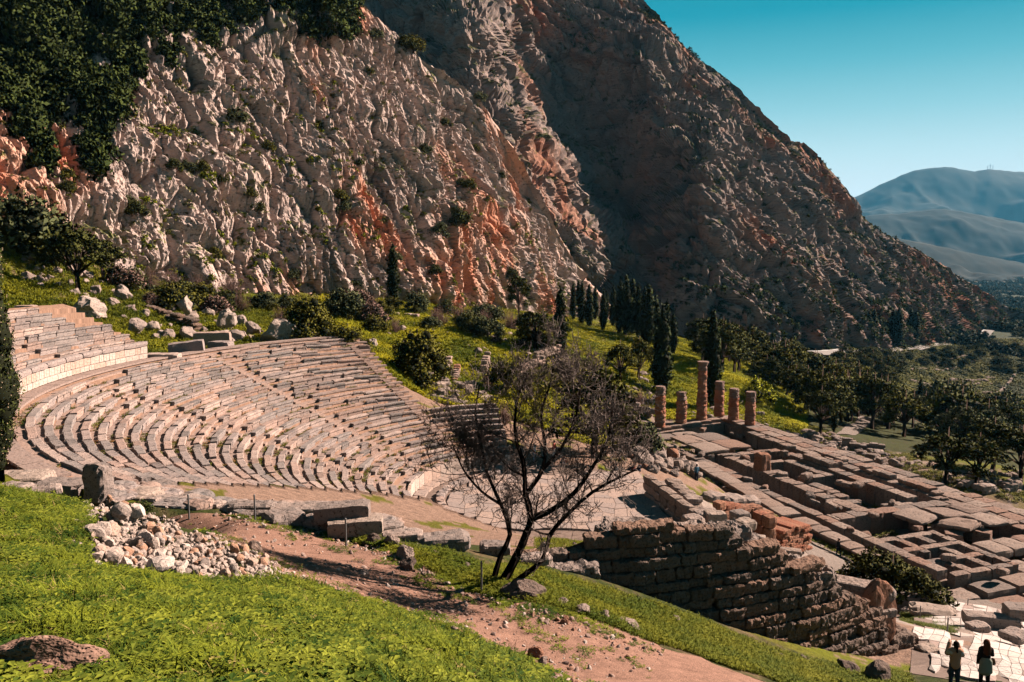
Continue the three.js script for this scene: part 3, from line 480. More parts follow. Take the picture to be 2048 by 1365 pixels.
putBlock('big tilted block at the end of the path, dark shaded side', 568, 1062, 28.3, 1.35, .72, 1.3, .62, -.06, { worn: .16, m: BLK[2] });
putBlock('long slab lying behind the big tilted block', 605, 1030, 31, 2.6, .42, 1.1, .02, .03, { worn: .1 });
putBlock('upper of two stacked cut blocks beside the path', 686, 1040, 28.2, 2.0, .62, .9, .1, .04, { worn: .06, rough: .03 });
putBlock('lower of two stacked cut blocks beside the path', 712, 1066, 27.8, 1.95, .56, 1.0, .14, .03, { worn: .06, rough: .03 });
putBlock('block under the slab, left of the stacked cut blocks', 640, 1058, 28.4, 1.2, .5, .8, .1, 0, { worn: .12 });
putBlock('low kerb block right of the stacked cut blocks', 805, 1082, 28.6, 1.5, .36, .8, .16, 0, { worn: .1 });
putBlock('long eroded kerb block in front of the orchestra', 886, 1100, 28.6, 2.0, .6, 1.1, .2, 0, { worn: .16, rough: .06 });
putBlock('broken dark block behind the bare tree base', 990, 1108, 29.5, 1.2, .46, .8, .05, 0, { worn: .12, m: BLK[2] });
putBlock('cracked slab between the orchestra and the kerb block', 770, 1062, 32, 1.4, .3, .9, .5, 0, { worn: .1 });
putBlock('pale slab lying by the bare tree trunk', 1068, 1128, 28.5, 1.3, .36, .8, .2, 0, { worn: .14 });
{ // flat slabs and broken pieces along the near ends of the tiers
  const r = rng(44), ks = []; for (let i = 0; i < 6; i++) ks.push(block(1, .2, .7, { seed: 800 + i, rough: .04, worn: .08, seg: [5, 2, 4] }));
  for (let i = 0; i < 70; i++) { const t = r(), px = lerp(215, 800, t), py = lerp(978, 1050, t) + (r() - .3) * 22, p = onGround(px, py), o = mesh('flat_stone', ks[i % 6], [SEAT[2], SEAT[4], BLK[1], TREAD[0]][i % 4]), s = .7 + r() * 1.1; o.position.set(p.x, p.y - .06, p.z); o.rotation.set((r() - .5) * .12, -.4 + (r() - .5) * .8, (r() - .5) * .12); o.scale.set(s, .8 + r(), s); tag(o, 'broken flat slab at the near ends of the seat tiers', 'stone', 'slabs at the near ends of the tiers'); }
}

// ---------- retaining wall in front of the orchestra ----------
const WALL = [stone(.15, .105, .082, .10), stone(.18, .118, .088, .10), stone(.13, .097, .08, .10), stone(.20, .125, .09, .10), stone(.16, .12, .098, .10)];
const REDST = [stone(.27, .115, .072, .05), stone(.245, .125, .082, .05), stone(.29, .145, .092, .05)];
{
  const W = thing('retaining_wall', 'massive dark retaining wall of eroded stone courses below the bare tree', 'retaining wall', null), r = rng(41);
  const line = [[1060, 30.3], [1300, 31], [1500, 32.2], [1640, 33.5], [1730, 35], [1820, 37]].map(([px, d]) => { const p = at(px, 1200, d); return V(p.x, 0, p.z); });
  const cum = [0]; for (let i = 1; i < line.length; i++) cum.push(cum[i - 1] + line[i].distanceTo(line[i - 1]));
  const spot = q => { let i = 1; while (i < line.length - 1 && q > cum[i]) i++; const t = (q - cum[i - 1]) / (cum[i] - cum[i - 1]), d = line[i].clone().sub(line[i - 1]).normalize(); return [line[i - 1].clone().lerp(line[i], t), d]; };
  const qOf = px => { const i = line.findIndex((p, k) => k && (1024 + FOC * p.x / (-p.z * .985)) >= px); let best = 0, bd = 1e9; for (let q = 0; q <= cum[cum.length - 1]; q += .05) { const [p] = spot(q), e = Math.abs(1024 + FOC * p.x / (-p.z + 1.5) - px); if (e < bd) { bd = e; best = q; } } return best; };
  const edge = pts => pts.map(([px, py]) => { const q = qOf(px), [p] = spot(q); return [q, at(px, py, -p.z).y]; });
  const top = edge([[1060, 1128], [1150, 1118], [1200, 1100], [1230, 1085], [1300, 1075], [1400, 1072], [1480, 1080], [1530, 1100], [1580, 1110], [1630, 1135], [1680, 1170], [1730, 1200], [1770, 1225], [1820, 1262]]);
  const bot = edge([[1060, 1165], [1250, 1200], [1400, 1250], [1500, 1290], [1650, 1335], [1820, 1350]]);
  const total = cum[cum.length - 1]; let y = 11.5, row = 0;
  while (y < 20.5) {
    const h = .34 + r() * .22;
    for (let q = -r(); q < total;) {
      const L = (.55 + r() * .95) * (r() < .2 ? 1.4 : 1), m = clamp(q + L / 2, 0, total), yt = poly(top, m), yb = poly(bot, m);
      if (y + h * .6 < yt && y + h > yb - .5) {
        const [p, d] = spot(m), n = V(-d.z, 0, d.x); if (n.z < 0) n.negate(); const back = (y - 12) * .22 + (r() - .5) * .16 + (r() < .08 ? .2 : 0); q += r() < .04 ? .12 : 0;
        const g = block(L - .02, h - .012, .75, { seed: seedN++, rough: .075, worn: .05, bulge: .02, seg: [12, 6, 4], freq: 4.6, uv: 1.1 });
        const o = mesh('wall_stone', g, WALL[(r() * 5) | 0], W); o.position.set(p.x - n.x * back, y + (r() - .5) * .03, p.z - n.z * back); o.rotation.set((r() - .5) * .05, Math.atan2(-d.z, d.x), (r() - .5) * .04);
      }
      q += L;
    }
    y += h; row++;
  }
  // dark core behind the stones
  const core = gridGeo(60, 2, (i, j) => { const q = i / 59 * total, [p, d] = spot(q), n = V(-d.z, 0, d.x); if (n.z < 0) n.negate(); const yy = j ? poly(top, q) - .15 : 10.5, b = (yy - 12) * .22 + .12; return V(p.x - n.x * b, yy, p.z - n.z * b); });
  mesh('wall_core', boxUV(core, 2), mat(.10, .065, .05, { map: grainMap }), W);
}
function boulder(label, px, py, d, w, h, dp, turn = 0, o = {}, group) { const b = mesh(o.name ?? 'boulder', rock(seedN++, o.detail ?? 5, 1, o.rough ?? .09), o.m ?? WALL[seedN % 5]); b.position.copy(at(px, py, d)); b.rotation.set(o.rx ?? 0, turn, o.rz ?? 0); b.scale.set(w, h * 1.35, dp); return tag(b, label, o.cat ?? 'boulder', group); }
const CAP = [stone(.24, .19, .165, .12), stone(.21, .168, .147, .12), stone(.26, .20, .17, .12)];
const capBlock = (label, px, py, d, w, h, dp, turn, o = {}) => putBlock(label, px, py, d, w, h, dp, turn, o.tilt ?? 0, { name: 'capstone', cat: 'capstone', rough: .14, worn: .16, seg: [18, 9, 10], freq: 2.6, m: CAP[seedN % 3], ...o });
capBlock('long eroded capstone at the left end of the dark wall', 1130, 1152, 31.4, 2.6, .62, 1.5, .18);
capBlock('long curved capstone in the middle of the dark wall', 1272, 1108, 33.2, 2.9, .55, 1.5, .12, { tilt: .1 });
capBlock('thick slab lying on the curved capstone', 1258, 1072, 35, 2.4, .62, 1.6, -.1, { tilt: -.05 });
capBlock('pointed boulder at the left of the wall top', 1222, 1082, 34.5, 1.2, .7, 1.1, .4);
capBlock('angular capstone right of the curved capstone', 1386, 1082, 34.6, 1.7, .72, 1.5, .25);
capBlock('biggest pitted boulder on top of the dark wall', 1452, 1098, 34.6, 1.65, 1.1, 1.5, .35);
capBlock('brown boulder wedged beneath the angular capstone', 1400, 1118, 33.6, 1.3, .7, 1.1, .1);
capBlock('stepped capstone right of the biggest pitted boulder', 1528, 1126, 34.6, 1.5, .68, 1.4, .3);
capBlock('capstone stepping down the right half of the wall', 1580, 1140, 34.9, 1.4, .5, 1.2, .3);
capBlock('capstone third from the right end of the wall', 1500, 1104, 35, 1.1, .7, 1.1, .2);
capBlock('long flat smooth slab lying behind the right end of the wall', 1702, 1185, 37.5, 3.0, .6, 1.1, -.5, { rough: .03, worn: .08 });
capBlock('block on the slope of the right wall end', 1640, 1158, 35, 1.1, .5, 1.0, .35);
{
  const b = boulder('rounded red mortared core at the right end of the wall', 1752, 1282, 36.6, 1.9, 2.6, 1.7, .4, { name: 'masonry_core', cat: 'masonry core', m: REDST[1], rough: .05 });
  boulder('pale boulder perched on the red mortared core', 1768, 1205, 37, 1.3, .9, 1.2, .6, { m: CAP[0] });
  capBlock('single block set into the red mortared core', 1768, 1232, 36.4, .95, .42, .7, .3, { rough: .04, worn: .08 });
  capBlock('large corner block at the lower right end of the wall', 1785, 1290, 36.8, 1.5, .75, 1.3, .45, { rough: .07, worn: .1, m: WALL[4] });
}
// rocks on the banks of the path: [px, py, distance, width]
[['large dark boulder at the foot of the bare tree', 1048, 1192, 22.6, 1.35, .5, 1], ['flat pale stone beside the path, nearest the bare tree', 1160, 1226, 23.2, .75, .28, 0], ['pale stone between path and grass, second from the tree', 1208, 1240, 23.4, .5, .3, 0], ['broad flat pale stone half buried by the path', 1255, 1256, 23, .95, .22, 0], ['small stone right of the dark boulder', 1124, 1212, 23.4, .4, .25, 0], ['upright grey stone in the grass under the wall', 1280, 1206, 27.5, .28, .34, 0], ['brown stone on the path edge throwing a dark shadow', 1130, 1250, 21.6, .34, .26, 2],
 ['grey boulder in the grass at the bottom edge right', 1695, 1346, 26.6, .85, .5, 1], ['jagged grey boulder at the bottom edge beside the people', 1755, 1362, 26.2, 1.2, .7, 1], ['pair of stones in the dark grass below the wall', 1610, 1325, 27, .5, .28, 0], ['stone in the grass under the leftmost wall stones', 1352, 1245, 27.5, .42, .3, 0], ['pale stone on the lower bank under the wall', 1560, 1318, 26, .5, .22, 0], ['pale stone near the bottom of the path, on its left edge', 1085, 1328, 17.6, .34, .2, 0], ['brown wedge of rock on the left edge of the path', 1072, 1318, 17.8, .42, .3, 2],
 ['rough boulder on the bank above the fourth post', 812, 1120, 25.6, .8, .5, 0], ['grey boulder left of the rough bank boulder', 745, 1090, 26, .7, .42, 1], ['pale boulder on the bank beside the grey one', 782, 1092, 26, .75, .45, 0], ['stone lying in the grass above the path bend', 818, 1140, 24.6, .6, .5, 1], ['small white stone in the grass near the fourth post', 870, 1112, 26, .3, .22, 0], ['white stone in the grass left of the bare tree', 935, 1138, 25, .3, .24, 0], ['stone on the grass terrace behind the bare tree', 1088, 1102, 30, .55, .4, 0], ['smaller stone on the grass terrace behind the tree', 1150, 1094, 31, .4, .25, 0],
 ['flat stone lying in the middle of the shaded path', 787, 1165, 22.4, .45, .08, 0], ['flat stone on the path below the second bank boulder', 725, 1148, 22.8, .5, .1, 0], ['flat stone at the left of the shaded path', 690, 1135, 23, .45, .1, 0]
].forEach(([l, px, py, d, w, h, m]) => { const p = onGround(px, py), b = mesh('bank_stone', rock(seedN++, 4, 1, .08), [CAP[2], WALL[2], REDST[1]][m]); b.position.copy(p); b.position.y -= h * .12; b.rotation.y = seedN * 1.7; b.scale.set(w, h * 1.3, w * .8); tag(b, l, 'stone'); });
{
  const b = mesh('eroded_rock', rock(907, 6, 1, .16), stone(.25, .155, .115, .08)); const p = onGround(70, 1362); b.position.set(p.x, p.y - .12, p.z); b.rotation.y = .4; b.scale.set(1.05, .52, .6); tag(b, 'gnarled reddish-brown rock in the grass at the bottom left corner', 'rock');
}
// ---------- heap of white rubble ----------
{
  const heap = thing('rubble_heap', 'heap of pale broken rubble stones spilling beside the path', 'rubble heap', null), r = rng(8), kinds = []; for (let i = 0; i < 9; i++) { const g = rock(300 + i, 2, .85, .05); g.computeVertexNormals(); kinds.push(g); }
  const M = [stone(.42, .335, .285, .02), stone(.48, .40, .35, .02), stone(.37, .265, .21, .02), stone(.32, .26, .225, .02), stone(.39, .23, .155, .02)];
  const outline = [[165, 1012], [220, 1004], [290, 1022], [345, 1048], [370, 1070], [430, 1085], [500, 1100], [560, 1140], [572, 1158], [480, 1165], [380, 1166], [300, 1158], [230, 1150], [170, 1140], [190, 1100], [150, 1050]];
  const inside = (x, y) => { let c = false; for (let i = 0, j = outline.length - 1; i < outline.length; j = i++) { const [a, b] = outline[i], [e, f] = outline[j]; if ((b > y) !== (f > y) && x < (e - a) * (y - b) / (f - b) + a) c = !c; } return c; };
  let n = 0; const done = [];
  while (n < 285) {
    const px = 150 + r() * 430, py = 1000 + r() * 168; if (!inside(px, py)) continue;
    const p = onGround(px, py), s = (.16 + .30 * r() * r()) * (n < 60 ? 1.35 : .9);
    let near = 0; for (const q of done) { const d = Math.hypot(p.x - q[0], p.z - q[1]); if (d < .5 * (s + q[2]) * .8) near = Math.max(near, q[3]); }
    const lift = near * .55; const o = mesh('stone', kinds[(r() * 9) | 0], M[(r() * 5) | 0], heap); o.position.set(p.x, p.y - .05 + Math.min(lift, .42), p.z); o.rotation.set(r() * 6, r() * 6, r() * 6); o.position.y += s * .3; o.scale.set(s, s * (.7 + r() * .5), s * (.7 + r() * .5)); done.push([p.x, p.z, s, Math.min(lift, .42) + s * .6]); n++;
  }
  const small = []; for (let i = 0; i < 1500;) { const px = 145 + r() * 440, py = 998 + r() * 172; if (!inside(px, py) && r() > .06) continue; const p = onGround(px, py), s = .06 + .12 * r(), g = kinds[i % 9].clone(); g.scale(s, s, s); g.rotateX(r() * 6); g.rotateY(r() * 6); g.translate(p.x, p.y + .03 + .05 * r(), p.z); small.push(g); i++; }
  stuff(mesh('small_stones', mergeGeometries(small), M[0], heap));
}
// ---------- temple ----------
const TS = [stone(.205, .15, .124, .08), stone(.235, .17, .138, .08), stone(.175, .138, .119, .08), stone(.22, .14, .108, .08), stone(.25, .19, .158, .08)];
const temple = thing('temple_foundation', 'long ruined temple foundation of parallel stone walls and slabs below the columns', 'temple ruin', V(37, 0, -140.65), -1.234);
{
  const r = rng(19); let cnt = 0; const far = [];
  const add = (name, s, y, t, L, h, w, o = {}) => {
    const g = block(L, h, w, { seed: seedN++, rough: o.rough ?? .055, worn: o.worn ?? .07, seg: [6, 3, 4], freq: 1.5, uv: 2 });
    const b = mesh(name, g, TS[(r() * 5) | 0], temple); b.position.set(s, y, t); b.rotation.set((o.rx ?? 0) + (r() - .5) * .015, (o.turn ?? 0) + (r() - .5) * .02, (o.rz ?? 0) + (r() - .5) * .015); cnt++; return b;
  };
  // a run of blocks along the temple's length
  const run = (name, s0, s1, t, w, y0, y1, L0 = 1.6, L1 = 2.6, gap = 0) => { L0 *= .72; L1 *= .8; for (let s = s0; s < s1;) { const L = Math.min(L0 + r() * (L1 - L0), s1 - s); if (r() >= gap && L > .4) add(name, s + L / 2, y0, t + (r() - .5) * .08, L - .04, y1 - y0 + (r() - .5) * .14 - (r() < .12 ? .25 * r() : 0), w + (r() - .5) * .2); s += L; } };
  const cross = (name, s, t0, t1, w, y0, y1, gap = 0) => { for (let t = t0; t < t1;) { const L = Math.min(1.5 + r() * 1.2, t1 - t); if (r() >= gap && L > .4) add(name, s + (r() - .5) * .08, y0, t + L / 2, w + (r() - .5) * .1, y1 - y0 + (r() - .5) * .08, L - .04); t += L; } };
  run('south_slab', 6, 70, -2.2, 2.0, -2.6, 1.5, 2, 3.2); run('south_slab', 8, 70, -.1, 2.0, -1, 1.48, 2, 3.2);
  run('wall_block', 10, 62, 2.1, 1.5, -.8, 1.5, 1.8, 3, .08); run('upper_block', 29, 33.5, 1.6, 1.4, 1.5, 2.05); run('upper_block', 36.5, 42, 1.7, 1.3, 1.5, 2.1); run('upper_block', 43, 49, 1.5, 1.4, 1.5, 2.1);
  run('wall_block', 26, 49, 5.8, 1.7, -.8, 1.75, 1.8, 2.8, .06); run('wall_block', 29, 36, 8.0, 1.5, -.8, 1.5); run('upper_block', 30, 35.5, 5.6, 1.5, 1.75, 2.4);
  run('wall_block', 22, 51, 14.6, 1.8, -.8, 1.55, 1.3, 2.2, .05); run('wall_block', 22, 33, 12.6, 1.4, -.8, 1.2, 1.2, 1.9, .25); run('wall_block', 38, 46, 11.2, 1.5, -.8, 1.0, 1.4, 2.4, .3);
  run('north_wall_block', 35.5, 66.5, 20.1, 1.35, .55, 1.45, 2.2, 3.4); run('north_footing', 35, 67, 20.35, 1.7, -1.2, .55, 1.8, 2.8);
  run('wall_block', 14, 34, 18.8, 1.6, .2, 1.2, 1.8, 2.8, .04); run('wall_footing', 14, 34, 19.1, 1.8, -1.2, .2, 1.8, 2.8);
  cross('cross_block', 23.5, 2.8, 14, 1.5, -.8, 1.4, .1); cross('cross_block', 28.5, 6.5, 14, 1.2, -.8, 1.3, .2); cross('cross_block', 36.5, 6.5, 14, 1.4, -.8, 1.35, .15); cross('cross_block', 51, 3, 19.4, 1.8, -.8, 1.5, .06); cross('cross_block', 49, 6, 10, 1.4, -.8, 1.2, .2);
  // great paving plates at the east end
  for (const [s, t, L, w, y] of [[15, 15.4, 5, 4, 1.45], [20.2, 15.3, 5.2, 4.2, 1.45], [14.6, 11.2, 4.8, 4.2, 1.45], [19.6, 11, 5, 4.2, 1.45], [10.5, 17.5, 3.6, 4.6, 1.0], [10.6, 13, 3.6, 4, 1.0]]) add('floor_plate', s, y, t, L, .5, w, { worn: .16, rough: .06 });
  for (const [s, t] of [[17.5, 15], [22.4, 16.5], [22.4, 14], [17, 9.3], [21.8, 9.4]]) add('plate_support', s, -.6, t, 1.2, 2.0, 1.2);
  // stylobate under the columns
  run('stylobate_block', 0, 9.5, -.7, 2.4, .9, 1.5, 2, 3); run('stylobate_block', 0, 9.5, -.7, 3.0, -1.5, .9, 2, 3);
  for (let t = 1; t < 21; t += 2.3) { const s = 1 + t * .23; add('stylobate_block', s, .9, t + 1.1, 2.5, .6, 2.2); add('stylobate_footing', s + .3, -1.2, t + 1.1, 3.4, 2.1, 2.25); }
  // great tilted plates and lattice of cells at the west end
  for (const [s, t, L, w, y, rx, rz, tn] of [[54.5, 11, 3.6, 3.4, 1.5, .05, -.04, .2], [55, 7.2, 3.6, 3.8, 1.55, -.08, .05, -.1], [58, 8.6, 3.4, 3.2, 1.5, .06, .07, .35], [58.2, 5, 3.0, 3.2, 1.6, -.04, -.06, .1], [54.6, 3.6, 3.4, 3, 1.5, .03, .03, 0]]) add('tilted_plate', s, y, t, L, .55, w, { rx, rz, turn: tn, worn: .2, rough: .09 });
  for (const [s, t] of [[53, 9], [56.5, 9.5], [57, 6], [59.5, 7], [56, 4], [53.5, 5.5], [59, 10.5]]) add('rubble_block', s, -.6, t, 1.7, 2.0, 1.6, { turn: r() });
  for (let i = 0; i <= 3; i++) { run('lattice_block', 57.5, 67.5, 12.2 + i * 2.55, .95, -.6, 1.35 - i * .03, 1.7, 2.4, i === 3 ? 1 : .04); cross('lattice_block', 58 + i * 3.05, 12.6, 20, .95, -.6, 1.32, .04); }
  for (const [s, t, L, w, y] of [[69, 17, 2.2, 3.5, .5], [69, 13.2, 2.2, 3.4, .6], [71.4, 17.5, 2.2, 4.2, .0], [71.4, 13, 2.2, 4, .05], [69, 21, 2.2, 3, .25], [71.4, 22.3, 2.4, 3.4, -.15]]) add('step_block', s, y - .9, t, L, 1.0, w);
  for (const [s, t] of [[63, 9.8], [63, 7.2], [63, 4.6], [66.2, 9.6], [66.2, 6.8], [66.2, 3.9], [69.3, 9.4], [69.3, 6.4], [69.4, 3.2], [63, 2.2], [66.3, 1.3]]) add('ramp_slab', s, -.5 + (s < 64 ? .9 : 0), t, 2.9, .9, 2.5, { worn: .14 });
  for (let i = 0; i < 120; i++) { const s = 8 + r() * 62, t = r() * 21, k = .35 + r() * .7; add('loose_stone', s, r() < .4 ? 1.3 : -.5, t, k * 1.5, k * .7, k, { turn: r() * 3, worn: .12, rough: .07, rx: (r() - .5) * .4, rz: (r() - .5) * .4 }); }
  add('lone_block', 47, 0, 12.8, 1.4, 1.4, 1.4); add('lone_block', 48.2, 0, 12.9, 1.2, .6, 1.2);
  add('lone_block', 27, 1.4, 7, .9, .8, .9); add('lone_block', 34, 1.4, 3.6, 1, .8, 1); add('lone_block', 41, 1.0, 8.6, 2.4, .7, 1.5, { turn: .3, worn: .3, rough: .12 });
}
{ // stump and stacked drum
  const q = (s, y, t) => temple.localToWorld(V(s, y, t)); temple.updateMatrixWorld(true);
  const p = mesh('wall_pier', block(1.7, 2.5, 1.7, { seed: 71, rough: .12, worn: .2, seg: [6, 8, 6] }), REDST[1]); p.position.copy(q(32.3, 1.3, 14.7)); p.rotation.y = -1.1; tag(p, 'square reddish stump of masonry standing on a temple wall', 'pier');
  const d = thing('column_base', 'short round column drum on two square plinths beside the temple', 'column base', q(34.6, -.6, 20.4), -1.234);
  mesh('lower_plinth', block(3.0, .8, 2.6, { seed: 72, rough: .06, worn: .12 }), TS[0], d); const m2 = mesh('upper_plinth', block(2.3, .6, 2.1, { seed: 73, rough: .05, worn: .1 }), TS[1], d); m2.position.y = .8;
  const m3 = mesh('drum', drum(.9, 1.0, 74, .05), TS[3], d); m3.position.y = 1.38;
}
function drum(rad, h, seed, rough = .1, top = rad) {
  let g = new THREE.CylinderGeometry(top, rad, h, 28, 5); g.deleteAttribute('uv'); const p = g.attributes.position;
  for (let i = 0; i < p.count; i++) { const x = p.getX(i), y = p.getY(i), z = p.getZ(i), a = Math.atan2(x, z), q = Math.hypot(x, z); if (q > .01) { const e = Math.abs(y) > h * .45 ? .05 : 0, f = 1 + (rough * 2.4 * fbm(x * 1.5 + seed, y * 1.8, z * 1.5 + seed, 3) - .022 * Math.abs(Math.sin(a * 10)) - e) / rad; p.setX(i, x * f); p.setZ(i, z * f); } p.setY(i, y + h / 2); }
  g = g.toNonIndexed(); g.computeVertexNormals(); return boxUV(g, 1.3);
}
{
  const M = [stone(.33, .135, .082, .12), stone(.30, .15, .10, .12), stone(.35, .172, .11, .12), stone(.23, .155, .125, .12)];
  const cols = [[1320, 854, 131.7, 6.95, 'leftmost temple column, weathered orange stone'], [1362, 846, 134.8, 5.45, 'shortest temple column, second from the left'], [1403, 839, 137.7, 10.25, 'tallest temple column with its capital still on'], [1438, 832, 140.65, 6.3, 'temple column at the far corner, right of the tallest'], [1467, 840, 137.3, 5.6, 'temple column second from the right'], [1500, 850, 133.2, 5.75, 'rightmost temple column with dark grey top']];
  cols.forEach(([px, py, d, H, label], i) => {
    const p = at(px, py, d); p.y = 1.48; const c = thing('temple_column', label, 'column', p, i * .7, 'standing temple columns'), n = Math.round(H / .78), h = H / n, r = rng(60 + i);
    for (let k = 0; k < n; k++) { const R = lerp(.93, .93 - .2 * H / 10.5, k / n), cap = H > 9 && k === n - 1; const o = mesh(cap ? 'capital' : 'drum', cap ? drum(R * .98, h, 90, .03, R * 1.42) : drum(R, h - .03, i * 40 + k, k < 2 ? .09 : .19, R - .015), k >= n - 2 ? M[3] : M[(r() * 3) | 0], c); o.position.set((r() - .5) * .07, k * h, (r() - .5) * .07); o.rotation.y = r() * 6; }
  });
}
// ---------- stage ruins, terraces ----------
function wallLine(name, label, a, b, h, thick, M, o = {}) {
  const A = at(...a), B = at(...b), r = rng(seedN++), W = thing(name, label, o.cat ?? 'ruined wall', null, 0, o.group), D = V(B.x - A.x, 0, B.z - A.z), L = D.length(), n = Math.max(1, Math.round(h / (o.course ?? .5))), ch = h / n; D.normalize();
  for (let k = 0; k < n; k++) for (let s = -r() * .5; s < L;) { const l = (o.len ?? 1.1) * (.7 + r() * .7), m = s + l / 2, t = m / L; if (k < n - 1 || r() > (o.ragged ?? .15)) { const y = lerp(A.y, B.y, t) - h + k * ch, off = (r() - .5) * .08; const bl = mesh('wall_block', block(l - .03, ch - .015, thick * (.9 + r() * .2), { seed: seedN++, rough: o.rough ?? .05, worn: o.worn ?? .08, seg: [4, 2, 3] }), M[(r() * M.length) | 0], W); bl.position.set(A.x + D.x * m - D.z * off, y, A.z + D.z * m + D.x * off); bl.rotation.y = Math.atan2(-D.z, D.x) + (r() - .5) * .03; } s += l; }
  return W;
}
wallLine('stage_wall', 'long stage wall of squared blocks right of the orchestra', [1297, 950, 62], [1416, 1038, 52.5], 1.9, .75, [TS[1], TS[4], SEAT[3]], { len: 1.5, course: .62 });
wallLine('stage_wall', 'outer stage wall of broken slabs behind the stage wall', [1335, 948, 66], [1440, 1040, 54], 1.1, 1.3, [TS[4], BLK[1]], { len: 1.6, course: .55, ragged: .35, rough: .1, worn: .18 });
wallLine('terrace_wall', 'red cut-stone terrace wall facing the orchestra', [1440, 1003, 60], [1500, 1012, 62.5], 2.6, .8, REDST, { len: 1.1, course: .6 });
wallLine('terrace_wall', 'stepped red pier beside the terrace wall', [1504, 1008, 63], [1526, 1020, 62], 2.6, .9, REDST, { len: .9, course: .65 });
wallLine('terrace_wall', 'tall narrow red wall stub at the terrace end', [1520, 1024, 61], [1541, 1032, 60], 2.8, .8, REDST, { len: .9, course: .9 });
wallLine('brick_plinth', 'square plinth of small red bricks by the gravel path', [1540, 1046, 62], [1592, 1042, 64.5], 2.2, 2.6, REDST, { len: .55, course: .26, ragged: .05, rough: .02, worn: .03 });
wallLine('terrace_wall', 'low slab wall running down beside the gravel path', [1455, 1045, 53], [1640, 1130, 52], .5, .8, [TS[4], BLK[3]], { len: 1.7, course: .5, ragged: 0 });
wallLine('terrace_wall', 'broken slab terrace above the red wall', [1420, 985, 66], [1500, 995, 68], .7, 1.8, [BLK[1], TS[4]], { len: 1.8, course: .7, rough: .1, worn: .2 });
wallLine('terrace_wall', 'flat slab edging between gravel path and temple', [1400, 925, 104], [1560, 1015, 85], .35, 2.2, [TS[1], TS[4]], { len: 2.4, course: .35, ragged: 0 });
wallLine('terrace_wall', 'flat slab edging beside the walker on the gravel', [1600, 1035, 84], [1800, 1140, 71.5], .35, 1.8, [TS[1], TS[4], TS[0]], { len: 2.2, course: .35, ragged: 0 });
[[1570, 1070, 66, 1.9, .5], [1582, 1082, 65.5, 1.7, .5], [1570, 1098, 64, 1.8, .5], [1588, 1106, 64, 1.4, .5], [1430, 1050, 52, 1.3, .9], [1408, 1046, 52.5, 1.2, .8], [1385, 1050, 51, 1.2, .6], [1480, 1042, 55, 1.2, .7], [1490, 1060, 52, 1.2, .7]].forEach(([px, py, d, w, h], i) => putBlock(['upper step block under the brick plinth', 'second step block under the brick plinth', 'third step block under the brick plinth', 'lowest step block at the gravel edge', 'squared block at the foot of the stage wall', 'smaller squared block at the foot of the stage wall', 'rounded block near the angular capstone', 'block on the slabs right of the stage wall', 'leaning block just above the biggest pitted boulder'][i], px, py, d, w, h, 1.1, -.3 + i * .1));
// rocky bank between the orchestra and the temple, and tumbled blocks of the ruin fields
function scatter(name, label, group, n, seed, zone, size, M, flat) {
  const r = rng(seed), kinds = []; for (let i = 0; i < 7; i++) kinds.push(flat ? block(1, .5, .6, { seed: seed + i, rough: .06, worn: .12, seg: [4, 2, 3] }) : rock(seed + i, 3, .9, .09));
  for (let i = 0, k = 0; i < n && k < n * 20; k++) { const [px, py] = zone(r); const p = onGround(px, py), s = size[0] + (size[1] - size[0]) * r() ** 2; const o = mesh(name, kinds[(r() * 7) | 0], M[(r() * M.length) | 0]); o.position.set(p.x, p.y - .1 * s, p.z); o.rotation.set((r() - .5) * .3, flat ? -1.1 + (r() < .5 ? 1.57 : 0) + (r() - .5) * .5 : r() * 6, (r() - .5) * .3); o.scale.set(s, s * (.6 + r() * .6), s); tag(o, label, name.includes('rock') ? 'rock' : 'stone block', group); i++; }
}
const quad = (a, b, c, d) => r => { const u = r(), v = r(); return [lerp(lerp(a[0], b[0], u), lerp(d[0], c[0], u), v), lerp(lerp(a[1], b[1], u), lerp(d[1], c[1], u), v)]; };
scatter('bank_rock', 'rough rock on the bank between orchestra and temple', 'rocks on the bank behind the stage wall', 60, 510, quad([1255, 905], [1330, 905], [1400, 960], [1290, 945]), [.6, 2.4], [CAP[0], CAP[2], REDST[1], BLK[1]], false);
scatter('fallen_block', 'tumbled stone block in the ruin field beyond the temple', 'tumbled blocks beyond the temple', 150, 520, quad([1530, 870], [1640, 862], [1850, 930], [1780, 950]), [.8, 2.4], [TS[0], TS[4], BLK[2], BLK[1]], true);
scatter('fallen_block', 'tumbled stone block under the big dark trees at right', 'tumbled blocks under the right-hand trees', 45, 530, quad([1860, 960], [2040, 940], [2048, 990], [1980, 985]), [.8, 2.6], [TS[0], TS[4], BLK[2], BLK[1]], true);
scatter('fallen_block', 'fallen block on the slope right of the theatre', 'fallen blocks right of the theatre', 110, 540, quad([800, 725], [920, 745], [1020, 835], [850, 800]), [.7, 2.2], [BLK[0], BLK[1], BLK[3], TS[4]], true);
scatter('fallen_block', 'fallen block around the gravel terrace left of the columns', 'fallen blocks left of the columns', 50, 550, quad([1235, 770], [1300, 740], [1320, 840], [1240, 850]), [.8, 2.2], [BLK[0], BLK[1], TS[4]], true);
scatter('fallen_block', 'fallen block at the foot of the temple columns', 'fallen blocks behind the columns', 40, 560, quad([1340, 815], [1500, 800], [1560, 860], [1350, 832]), [.8, 2.0], [BLK[0], BLK[1], TS[4]], true);
scatter('hill_rock', 'pale rock on the grassy slope under the cliff', 'pale rocks on the slope under the cliff', 60, 570, quad([180, 590], [420, 610], [620, 690], [300, 690]), [.7, 2.6], [BLK[1], BLK[3], CAP[2]], false);
scatter('hill_rock', 'pale rock on the left slope beneath the pines', 'pale rocks under the left pines', 30, 580, quad([40, 500], [230, 560], [240, 600], [60, 600]), [.6, 2.2], [BLK[1], BLK[3], CAP[2]], false);
